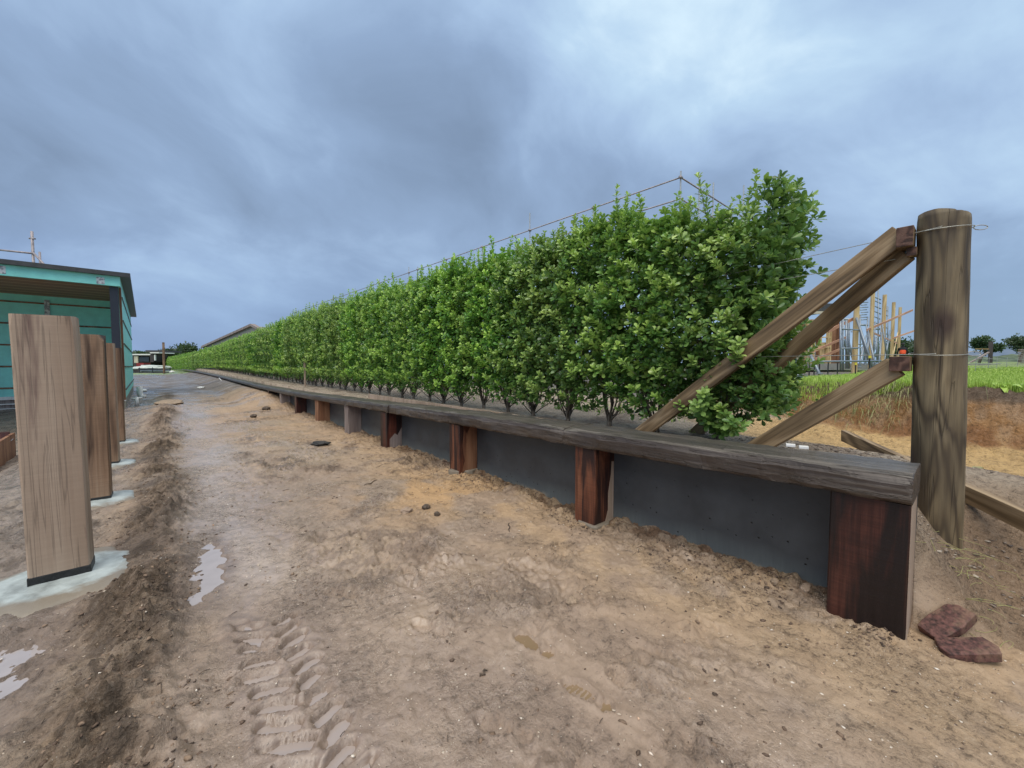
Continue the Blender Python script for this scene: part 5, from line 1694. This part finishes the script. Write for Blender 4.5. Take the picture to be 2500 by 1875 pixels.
for dz in (0.0, -0.75):
    sct(sc_, 'rail', (14, 7.05, ZR(7.1) + dz), (14, 66, ZR(66) + dz), 0.026, M['galv_red'])
    sct(sc_, 'rail', (14, 7.1, ZR(7.1) + dz), (28.5, 7.1, ZR(7.1) + dz), 0.026, M['galv_red'])
for k in range(10):
    z = 9.2 - 0.36 * k
    if k < 5: sct(sc_, 'rung', (28.1, 7.1, z), (28.75, 7.1, z), 0.02, M['galv_red'])

# ================================================================== building site on the right
def pole(px, pytop, pybot, depth, wd, mat, label, cat='post', group=None, name='timber_pole'):
    b = at(px, pybot, depth); t = at(px, pytop, depth)
    g_ = zg(b.x, b.y) - 0.05
    mb = MB(); mb.tube([(0, 0, 0), (0, 0, t.z - g_)], wd / 2, 10)
    o = mb.build(name, mat, smooth=False); o.location = (b.x, b.y, g_)
    return tag(o, label, cat, group)


pg = 'tall pale poles of the unfinished building'
pole(2085.5, 742, 901, 17.0, 0.20, M['pine_new'], 'thickest pale timber pole of the building site, nearest the hedge', group=pg)
pole(2125, 700, 860, 20.0, 0.17, M['pine_new'], 'tall pale timber pole second from the hedge, seen under the upper brace', group=pg)
pole(2153, 721, 886, 23.0, 0.19, M['pine_new'], 'tall pale timber pole in the middle of the row beyond the braces', group=pg)
pole(2176, 739, 877, 27.0, 0.19, M['pine_new'], 'pale timber pole second from the round post', group=pg)
pole(2192, 751, 880, 31.0, 0.19, M['pine_new'], 'smallest pale timber pole, closest to the round post', group=pg)


def seg(name, a, b, wdt, hgt, mat, label, cat, group=None):
    return local_beam(name, a, b, wdt, hgt, mat, label, cat, group, bevel=0)


bp = 'pink boards bracing the poles'
seg('brace_board', at(2022, 809, 16.6), at(2098, 771, 17.2), 0.03, 0.13, M['pine_pink'], 'pink board nailed to the thickest pale pole', 'board', bp)
seg('brace_board', at(2116, 806, 19.6), at(2228, 757, 23.4), 0.03, 0.11, M['pine_pink'], 'long pink board rising past the poles toward the sky', 'board', bp)
seg('brace_board', at(2180, 826, 26), at(2248, 802, 27), 0.03, 0.10, M['pine_pink'], 'pink board rising from the last poles to behind the round post', 'board', bp)
seg('brace_board', at(1980, 860, 16), at(2064, 824, 16.6), 0.03, 0.09, M['pine_pink'], 'thin pink board low at left, above the reddish one', 'board', bp)
seg('brace_board', at(1990, 877, 16), at(2052, 853, 16.4), 0.03, 0.10, M['pine_pink'], 'reddish sloping board lowest of the bracing boards', 'board', bp)
seg('brace_board', at(2116, 806, 19.6), at(2190, 838, 30), 0.03, 0.11, M['pine_pink'], 'pink board running away between the poles', 'board', bp)
seg('brace_board', at(2192, 812, 30.9), at(2181, 866, 29), 0.05, 0.10, M['pine_new'], 'short pale prop leaning on the smallest pole', 'board', bp)
gp = 'grey steel props leaning on the poles'
for a, b, lb in [((2091, 776, 16.8), (2132, 901, 16.0), 'steel prop leaning from the thickest pole, front one'), ((2095, 790, 17.1), (2126, 900, 16.6), 'steel prop leaning from the thickest pole, rear one'),
                 ((2118, 806, 19.7), (2138, 897, 18.6), 'steel prop leaning from the second pole'), ((2124, 806, 20.3), (2112, 890, 19.4), 'steel prop crossing behind the second pole'),
                 ((2152, 812, 22.8), (2146, 885, 21.6), 'steel prop leaning on the middle pole, left side'), ((2174, 806, 26.6), (2158, 884, 25), 'steel prop leaning on the pole second from the round post'),
                 ((1978, 865, 13.0), (2000, 912, 12.4), 'pale steel kicker low beside the first hedge shrub leaves'), ((1938, 890, 11.6), (1954, 938, 11.0), 'short pale steel kicker standing in dark gravel'),
                 ((2108, 846, 18.6), (2098, 896, 18.2), 'thin steel prop between first and second poles')]:
    A_, B_ = at(*a), at(*b); B_.z = max(B_.z, zg(B_.x, B_.y))
    mb = MB(); mb.tube([A_, B_], 0.045, 8); mb.tube([B_ - Vector((0, 0, 0.01)), B_ + Vector((0, 0, 0.02))], 0.09, 8)
    tag(mb.build('steel_prop', M['galv'], smooth=True), lb, 'prop', gp)

# small scaffold tower of the site
tw = thing('scaffold_tower', 'galvanised scaffold tower with ledgers standing left of the pale poles', 'scaffold', at(2054, 900, 15.5))
tb = Vector(tw.location)
def twp(name, px0, py0, px1, py1, d0, d1=None, r_=0.04, mat=None):
    return sct(tw, name, at(px0, py0, d0), at(px1, py1, d1 or d0), r_, mat or M['galv'])
for px_ in (2052, 2058): twp('standard', px_, 776, px_, 905, 15.0 if px_ == 2052 else 15.4, r_=0.032)
for px_, d_ in ((2066, 16.6), (2072, 17.4)): twp('standard', px_, 782, px_, 900, d_)
twp('ledger', 1973, 883, 2150, 881, 14.0, 15.6, 0.032)
twp('ledger', 2052, 851, 2094, 850, 15.0, 15.6, 0.03)
twp('ledger', 2052, 803, 2100, 806, 15.2, 16.8, 0.03)
twp('brace', 2056, 812, 2074, 895, 15.4, 16.8, 0.03)
bl = thing('scaffold_tower', 'blue-grey far scaffold with many ledgers between the pale poles', 'scaffold', at(2150, 880, 34))
def blp(name, a, b, d_, r_=0.05): return sct(bl, name, at(a[0], a[1], d_), at(b[0], b[1], d_), r_, M['galv'])
for px_, t0 in ((2144, 705), (2161, 748), (2167, 748), (2100, 770), (2118, 774)): blp('standard', (px_, t0), (px_, 882), 34)
for py_ in (728, 737, 750, 763, 776, 790): blp('ledger', (2130, py_ - 5), (2150, py_ + 4), 34, 0.045)
for py_ in (758, 770, 784, 800, 815): blp('ledger', (2159, py_ - 2), (2168, py_ + 2), 34, 0.045)
for k in range(9): blp('ledger', (2096 + (k % 3) * 3, 733 + 6 * k), (2116 + (k % 2) * 3, 732 + 6 * k), 34, 0.04)
blp('plank', (2060, 780), (2092, 779), 32, 0.09); blp('plank', (2128, 803), (2150, 803), 34, 0.09); blp('plank', (2100, 793), (2118, 794), 34, 0.08)

rq = random.Random(17)
for k in range(14):
    px_ = 2062 + rq.random() * 100; y0_ = rq.uniform(770, 830); d_ = rq.uniform(19, 28)
    blp('prop', (px_, y0_), (px_ + rq.uniform(-16, 16), rq.uniform(878, 886)), d_, 0.035)
for k in range(7):
    px_ = 2060 + rq.random() * 90; py_ = rq.uniform(790, 870)
    blp('ledger', (px_, py_), (px_ + rq.uniform(14, 40), py_ + rq.uniform(-3, 3)), rq.uniform(20, 30), 0.03)
# part-built timber-framed building behind
fb = thing('timber_frame_building', 'part-built house of pale framing with a shallow dark roof behind the braces', 'building', at(2000, 890, 24))
fo = Vector(fb.location)
def fbx(name, mat, px0, px1, py0, py1, d_, th=0.12):
    a = at(px0, py0, d_); b = at(px1, py1, d_); mb = MB()
    p0 = a - fo; p1 = b - fo
    n_ = Vector((-(b - a).y, (b - a).x, 0)).normalized() * th
    mb.prism([(p0.x, p0.y, p1.z), (p1.x, p1.y, p1.z), (p1.x, p1.y, p0.z), (p0.x, p0.y, p0.z)], n_)
    return mb.build(name, mat, fb)
fbx('roof', M['roofm'], 1930, 2042, 741, 759, 24, 3.0)
fbx('eave_board', M['cream'], 1930, 2046, 760, 766, 23.8, 0.2)
fbx('wall', M['cream'], 1940, 1972, 780, 886, 24.2)
fbx('wall', M['farhouse'], 2044, 2052, 782, 885, 24.2)
fbx('wall', M['post_brown'], 2032, 2042, 790, 888, 23.9)
fbx('wall', M['pine_new'], 2004, 2016, 836, 889, 23.9)
for k, px_ in enumerate((1958, 1966, 1976, 1984, 1993, 2000, 2018, 2024, 2046)): fbx('stud', M['pine_new'] if k % 4 else M['post_brown'], px_, px_ + 2.2, 780, 889, 23.7, 0.1)
for py_ in (822, 846): fbx('window_head', M['pine_new'], 1980, 2028, py_, py_ + 2.5, 23.65, 0.1)
fbx('window', M['glass'], 2006, 2010, 874, 882, 23.85); fbx('window', M['glass'], 2014, 2017, 874, 882, 23.85)
fbx('slab', M['gable'], 1930, 2170, 887, 903, 22.5, 4.0)

# formwork stakes, boards
for k, (px_, y0, y1, d_) in enumerate([(1976, 887, 914, 12.5), (1988, 891, 920, 11.9), (2001, 885, 910, 12.8), (2022, 885, 908, 13.2), (2045, 885, 905, 13.6), (1958, 895, 926, 11.0), (1935, 905, 938, 10.4), (1922, 896, 934, 10.8), (2123, 872, 903, 12.6), (2089, 889, 902, 14.0), (1909, 905, 940, 10.2)]):
    t = at(px_, y0, d_); b = at(px_, y1, d_)
    mb = MB(); mb.tube([(t.x, t.y, zg(b.x, b.y) - 0.1), (t.x, t.y, t.z)], 0.018, 8)
    lbs = ['black steel stake in the dark gravel, %s' % s_ for s_ in ('just left of the tall props', 'the thicker one in front', 'second of the upper row', 'third of the upper row', 'fourth of the upper row', 'near the pale kicker', 'left of the pale kicker', 'half hidden by the leaves', 'tall one with a yellow cap', 'short one with a yellow cap', 'farthest left among the leaves')]
    if k in (8, 9):
        t_ = thing('steel_stake', lbs[k], 'stake', (t.x, t.y, zg(b.x, b.y)), group='black stakes of the formwork')
        o = mb.build('rod', M['black'], t_); o.matrix_parent_inverse = Matrix.Translation(-t_.location)
        mb = MB(); mb.tube([(t.x, t.y, t.z - 0.03), (t.x, t.y, t.z + 0.05)], 0.035, 8)
        o = mb.build('cap', M['yellow'], t_); o.matrix_parent_inverse = Matrix.Translation(-t_.location)
    else:
        tag(mb.build('steel_stake', M['black']), lbs[k], 'stake', 'black stakes of the formwork')
fg = 'pale formwork boards edging the gravel pad'
for a, b, lb in [((1895, 912, 10.3), (1952, 932, 9.6), 'pale formwork board nearest the hedge'), ((1955, 903, 13.2), (2018, 918, 10.9), 'pale formwork board between the black stakes'), ((2022, 902, 14.6), (2045, 909, 12.2), 'short pale formwork board by the grass')]:
    A_, B_ = at(*a), at(*b)
    A_.z = zg(A_.x, A_.y) + 0.06; B_.z = zg(B_.x, B_.y) + 0.06
    seg('formwork_board', A_, B_, 0.03, 0.10, M['gable'], lb, 'board', fg)

# a worker seen small beyond the poles
def worker():
    base = at(2202, 893, 30); g_ = zg(base.x, base.y)
    t_ = thing('person', 'person in dark clothes and orange vest standing beyond the poles', 'person', (base.x, base.y, g_), -1.4)
    me = bpy.data.meshes.new('body')
    Vv = [(0, 0, 0.95), (0, 0, 1.2), (0, 0, 1.42), (0, 0, 1.52), (0, 0.01, 1.66), (0.2, 0, 1.40), (0.27, 0.03, 1.12), (0.24, 0.16, 0.92), (-0.2, 0, 1.40), (-0.27, 0.02, 1.12), (-0.25, 0.12, 0.90),
          (0.10, 0, 0.90), (0.12, 0.02, 0.5), (0.13, 0, 0.08), (0.13, 0.14, 0.04), (-0.10, 0, 0.90), (-0.12, 0.03, 0.5), (-0.13, 0, 0.08), (-0.13, 0.14, 0.04)]
    Ev = [(0, 1), (1, 2), (2, 3), (3, 4), (2, 5), (5, 6), (6, 7), (2, 8), (8, 9), (9, 10), (0, 11), (11, 12), (12, 13), (13, 14), (0, 15), (15, 16), (16, 17), (17, 18)]
    Rv = [0.15, 0.14, 0.15, 0.06, 0.11, 0.065, 0.05, 0.04, 0.065, 0.05, 0.04, 0.10, 0.07, 0.05, 0.045, 0.10, 0.07, 0.05, 0.045]
    me.from_pydata(Vv, Ev, [])
    o = bpy.data.objects.new('body', me); COL.objects.link(o); o.parent = t_; me.materials.append(M['darkcloth'])
    sm = o.modifiers.new('skin', 'SKIN')
    me.skin_vertices[0].data[0].use_root = True
    for v_, r_ in zip(me.skin_vertices[0].data, Rv): v_.radius = (r_, r_)
    ss = o.modifiers.new('sub', 'SUBSURF'); ss.levels = 1; ss.render_levels = 2
    mb = MB(); n_ = 14
    for k, (z, rx_, ry_) in enumerate([(1.0, 0.175, 0.172), (1.1, 0.18, 0.17), (1.2, 0.185, 0.172), (1.28, 0.18, 0.16)]):
        for q in range(n_):
            t = 2 * math.pi * q / n_; mb.V.append((rx_ * math.cos(t), ry_ * math.sin(t), z))
        if k:
            for q in range(n_): mb.F.append([(k - 1) * n_ + q, (k - 1) * n_ + (q + 1) % n_, k * n_ + (q + 1) % n_, k * n_ + q]); mb.M.append(0)
    mb.build('vest', M['orange'], t_, smooth=True)
    mb = MB(); mb.tube([(0, 0.01, 1.69), (0, 0.01, 1.76), (0, 0.01, 1.81)], [0.135, 0.12, 0.05], 12); mb.build('hat', M['darkcloth'], t_, smooth=True)


worker()

# ================================================================== trees, far things
def tree(name, pos, h, cr, label, cat='tree', seed=0, n=900, ls=0.35, trunk=0.12, crown_z=0.55, group=None, flat=0.6):
    r_ = np.random.default_rng(seed)
    t_ = thing(name, label, cat, pos, 0, group)
    mb = MB(); cc = []
    lean = r_.normal(0, 0.08, 2) * h
    mb.tube([(0, 0, -0.2), (lean[0] * 0.4, lean[1] * 0.4, h * 0.3), (lean[0], lean[1], h * crown_z)], [trunk, trunk * 0.8, trunk * 0.55], 7)
    for k in range(9):
        an = r_.random() * 6.28; rr_ = cr * r_.uniform(0.35, 0.85); zz = h * (crown_z + (1 - crown_z) * r_.uniform(0.1, 0.9))
        c_ = np.array([lean[0] + rr_ * math.cos(an), lean[1] + rr_ * math.sin(an), zz]); cc.append(c_)
        mb.tube([(lean[0] * 0.8, lean[1] * 0.8, h * crown_z * r_.uniform(0.6, 1)), tuple((c_ + np.array([lean[0], lean[1], h * crown_z])) / 2 + r_.normal(0, 0.05, 3) * cr), tuple(c_)], [trunk * 0.45, trunk * 0.3, trunk * 0.1], 5)
    mb.build('trunk', M['bark'], t_, smooth=True)
    cc = np.array(cc)[r_.integers(0, len(cc), n)]
    pos_ = cc + r_.normal(0, 1, (n, 3)) * np.array([cr * 0.26, cr * 0.26, cr * 0.26 * flat])
    V, F, C = leaves(pos_, r_.normal(0, 1, (n, 3)) + np.array([0, 0, 0.6]), np.full(n, ls), np.clip(r_.normal(0.45, 0.2, n), 0, 1), 5, (0.5, 1.4), 1)
    np_mesh('crown', V, F, M['treeleaf'], t_, col=C)
    return t_


def tree_at(px, pybase, pytop, depth, wpx, label, seed, name='tree', **k):
    b = at(px, pybase, depth); t = at(px, pytop, depth); gz = min(b.z, zg(b.x, b.y))
    return tree(name, (b.x, b.y, gz), t.z - gz, wpx / 2 / FPX * depth, label, seed=seed, **k)


tree_at(2388, 886, 822, 70, 44, 'small bushy tree in the field just right of the round post', 3, n=620, ls=0.5, trunk=0.22, crown_z=0.45)
tree_at(2487, 890, 826, 62, 62, 'bare-stemmed tree with flat crown at the right edge of the field', 5, n=700, ls=0.45, trunk=0.2, crown_z=0.55)
for k, (px_, pt, w_) in enumerate([(2206, 838, 70), (2236, 842, 60), (2178, 846, 60), (2262, 846, 60)]):
    tree_at(px_, 884, pt, 60, w_, 'round green bush beyond the building site, %s' % ('behind the worker', 'left of the round post', 'between the pale poles', 'half hidden by the round post')[k], 20 + k, name='bush', n=1500, ls=0.5, crown_z=0.25, flat=1.0, group='green bushes beyond the site')
bpy.data.objects['bush']
# hills
def hill(name, pts, depth, thick, mat, label):
    """pts = skyline in measured coordinates; built as a real ridge with a back slope"""
    mb = MB(); n_ = len(pts)
    top = [at(a, b, depth) for a, b in pts]
    for p_ in top:
        d = Vector((p_.x, p_.y, 0)).normalized()
        mb.V.append((p_.x - d.x * thick, p_.y - d.y * thick, -2)); mb.V.append((p_.x - d.x * thick * 0.4, p_.y - d.y * thick * 0.4, p_.z * 0.55)); mb.V.append(tuple(p_)); mb.V.append((p_.x + d.x * thick, p_.y + d.y * thick, -2))
    for i in range(n_ - 1):
        for q in range(3): mb.F.append([i * 4 + q, i * 4 + q + 1, i * 4 + q + 5, i * 4 + q + 4]); mb.M.append(0)
    o = mb.build(name, mat, smooth=True)
    return tag(o, label, kind='structure')


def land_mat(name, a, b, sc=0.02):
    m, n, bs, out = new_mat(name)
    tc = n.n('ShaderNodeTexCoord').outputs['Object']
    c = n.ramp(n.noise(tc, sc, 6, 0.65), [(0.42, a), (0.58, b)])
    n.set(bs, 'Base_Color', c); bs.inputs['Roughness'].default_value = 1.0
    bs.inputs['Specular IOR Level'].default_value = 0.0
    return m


rr = random.Random(3)
sk = [(2290 + 12 * k, 868 - 3 * math.sin(k * 0.5) + rr.uniform(-1.5, 1.5)) for k in range(22)]
hill('hills', sk, 420, 60, land_mat('wooded_hill', (0.07, 0.095, 0.075), (0.13, 0.165, 0.11), 0.06), 'low wooded rise behind the field')
sk = [(2250, 868), (2330, 862), (2400, 858), (2430, 850), (2455, 841), (2475, 838), (2500, 846), (2530, 852), (2600, 860)]
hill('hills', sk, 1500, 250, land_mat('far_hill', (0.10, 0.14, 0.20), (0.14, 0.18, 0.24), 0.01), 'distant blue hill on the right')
# left: wooded slope with houses at the end of the path
rr = random.Random(8)
sk = [(300 + 14 * k, 886 - (8 if k < 6 else 9) - 2.5 * math.sin(k * 0.9) + rr.uniform(-1.5, 1.5)) for k in range(22)]
hill('hills', sk, 150, 18, land_mat('dark_slope', (0.02, 0.035, 0.02), (0.045, 0.07, 0.04), 0.15), 'dark wooded slope at the end of the path')
for k, (px_, pb, pt, w_, d_) in enumerate([(338, 880, 857, 36, 140), (365, 880, 864, 30, 142), (470, 885, 846, 50, 130), (440, 888, 857, 46, 132), (500, 885, 850, 40, 130), (410, 892, 862, 40, 128), (385, 900, 872, 34, 120), (425, 902, 870, 36, 118)]):
    tree_at(px_, pb + 8, pt, d_, w_, ['small dark tree behind the far left house roof', 'low dark tree right of the far left house', 'tall dark tree where the hedge meets the skyline', 'wide dark tree left of the tall one by the hedge',
            'dark tree half hidden behind the far hedge end', 'dark bush behind the tall far pole', 'grey-green bush below the far house', 'grey-green bush beside the far hedge end'][k], 40 + k, n=900, ls=1.1, trunk=0.3, crown_z=0.25, flat=0.7, group='dark trees at the end of the path')
fh1 = thing('far_house', 'low modern house with dark cladding and white eaves far beyond the path', 'house', at(352, 884, 110))
def far_box(parent, name, mat, px0, px1, py0, py1, d_, th=1.0):
    o_ = Vector(parent.location); a = at(px0, py0, d_) - o_; b = at(px1, py1, d_) - o_
    n_ = Vector((-(b - a).y, (b - a).x, 0)).normalized() * th; mb = MB()
    mb.prism([(a.x, a.y, b.z), (b.x, b.y, b.z), (b.x, b.y, a.z), (a.x, a.y, a.z)], n_); return mb.build(name, mat, parent)
far_box(fh1, 'wall', M['farhouse'], 318, 368, 867, 890, 110, 4); far_box(fh1, 'wall', M['farhouse'], 366, 375, 862, 884, 109, 4)
far_box(fh1, 'white_wall', M['cream'], 327, 337, 869, 886, 109.5, 0.3); far_box(fh1, 'window', M['glass'], 340, 364, 872, 883, 109.6, 0.2); far_box(fh1, 'white_wall', M['white'], 376, 379, 866, 880, 109, 0.3)
far_box(fh1, 'roof', M['white'], 318, 367, 864, 867, 109, 5); far_box(fh1, 'roof', M['white'], 366, 388, 860, 862.5, 108.5, 5); far_box(fh1, 'roof', M['roofm'], 355, 398, 855, 859.5, 112, 6)
# gable roof peeping over the hedge
gb = thing('gabled_house', 'grey gabled roof showing above the distant hedge', 'house', at(600, 870, 48))
o_ = Vector(gb.location); mb = MB()
G = [at(496, 849, 62) - o_, at(617, 796, 48) - o_, at(655, 818, 46) - o_]
gl = [G[0], G[1], G[2], Vector((G[2].x, G[2].y, -2)), Vector((G[0].x, G[0].y, -2))]
mb.prism(gl, (4, 1.0, 0)); mb.build('wall', M['gable'], gb)
mb = MB(); mb.beam(G[0] + Vector((0, 0, 0.12)), G[1] + Vector((0, 0, 0.12)), 0.5, 0.28); mb.beam(G[1] + Vector((0, 0, 0.12)), G[2] + Vector((0, 0, 0.12)), 0.5, 0.28); mb.build('barge_board', M['post_grey'], gb)

# fence, tarpaulin heap, machine, tall post at the far end of the path
fe = thing('site_fence', 'low dark board fence across the far end of the path', 'fence', at(440, 912, 75))
far_box(fe, 'fence_board', M['farhouse'], 318, 340, 900, 912, 75, 0.1); far_box(fe, 'fence_board', M['steel_dark'], 337, 406, 899, 901, 74.6, 0.1)
far_box(fe, 'fence_board', M['galv'], 341, 415, 903.5, 906.5, 75, 0.1); far_box(fe, 'fence_board', M['roofm'], 318, 415, 908, 912.5, 74.8, 0.1)
far_box(fe, 'fence_board', M['steel_dark'], 337, 415, 901.2, 903.3, 75.1, 0.1)
for px_ in (318, 340, 372, 415): far_box(fe, 'fence_post', M['steel_dark'], px_ - 0.8, px_ + 0.8, 897, 913, 74.4, 0.1)
b_ = at(371, 899, 77); lump('tarpaulin_heap', (b_.x, b_.y, b_.z - 0.1), (2.6, 1.5, 0.72), M['tarp'], 'pale covered heap behind the far fence', 'heap', seed=51)
b_ = at(420, 908, 73); lump('litter', (b_.x, b_.y, b_.z), (0.42, 0.3, 0.22), M['white'], 'white bundle lying at the foot of the far hedge end', 'litter', seed=53)
mc = thing('digger', 'small dark red machine parked behind the far fence', 'machine', at(340, 898, 80))
far_box(mc, 'body', M['redm'], 333, 351, 886, 897, 80, 1.5); far_box(mc, 'arm', M['white'], 344, 350, 891, 894, 79.7, 0.3); far_box(mc, 'cab', M['farhouse'], 326, 334, 889, 898, 80.5, 1.2)
local_beam('tall_post', at(401, 912, 72), at(399, 836, 72), 0.34, 0.34, M['post_saw2'], 'tall dark timber post standing at the far end of the path', 'post', up=(1, 0, 0), bevel=0)

# right-hand field furniture
local_beam('field_post', at(2417, 889, 34), at(2419, 834, 34), 0.26, 0.26, M['farhouse'], 'dark strainer post in the field fence right of the round post', 'post', up=(1, 0, 0), bevel=0)
seg('field_stay', at(2362, 889, 33.4), at(2414, 860, 34), 0.1, 0.1, M['post_grey'], 'grey diagonal stay propping the dark field post', 'stay')
seg('field_rail', at(2381, 852, 33.8), at(2413, 852, 34), 0.05, 0.05, M['pine_new'], 'thin yellowish rail just left of the dark field post', 'rail')
ww = thing('timber_stack', 'low stack of pale wet boards lying in the grass beyond the round post', 'timber stack', at(2400, 894, 24))
o_ = Vector(ww.location)
for k, (a, b) in enumerate([((2352, 890, 24), (2420, 888, 24)), ((2355, 893, 23.5), (2448, 893, 23.5)), ((2340, 896, 23), (2470, 897, 22.5)), ((2390, 891, 24.4), (2440, 888, 25)), ((2430, 897, 22), (2495, 902, 21))]):
    mb = MB(); mb.beam(at(*a) - o_, at(*b) - o_, 0.12, 0.05); mb.build('board', M['gable'], ww)
st2 = thing('timber_stack', 'high stack of grey sticks at the right edge of the field', 'timber stack', at(2494, 895, 26))
o_ = Vector(st2.location)
for k in range(9):
    mb = MB(); mb.beam(at(2489 - (k % 2), 894 - 5.0 * k, 26) - o_, at(2530, 896 - 5.0 * k, 27) - o_, 0.14, 0.07); mb.build('board', M['post_grey'], st2)
wf = thing('field_fence', 'thin wire fence on light stakes in front of the field', 'fence', at(2430, 905, 14))
o_ = Vector(wf.location)
for k, px_ in enumerate((2383, 2414, 2434, 2458, 2484)):
    mb = MB(); mb.tube([at(px_ - 3, 915, 14 + k) - o_, at(px_ + 1, 872, 14 + k) - o_], 0.008, 5); mb.build('stake', M['wire'], wf)
for py_ in (876, 888, 898):
    mb = MB(); mb.tube([at(2366, py_ - 1, 13.5) - o_, at(2510, py_ + 2, 18.5) - o_], 0.006, 4); mb.build('wire', M['wire'], wf)
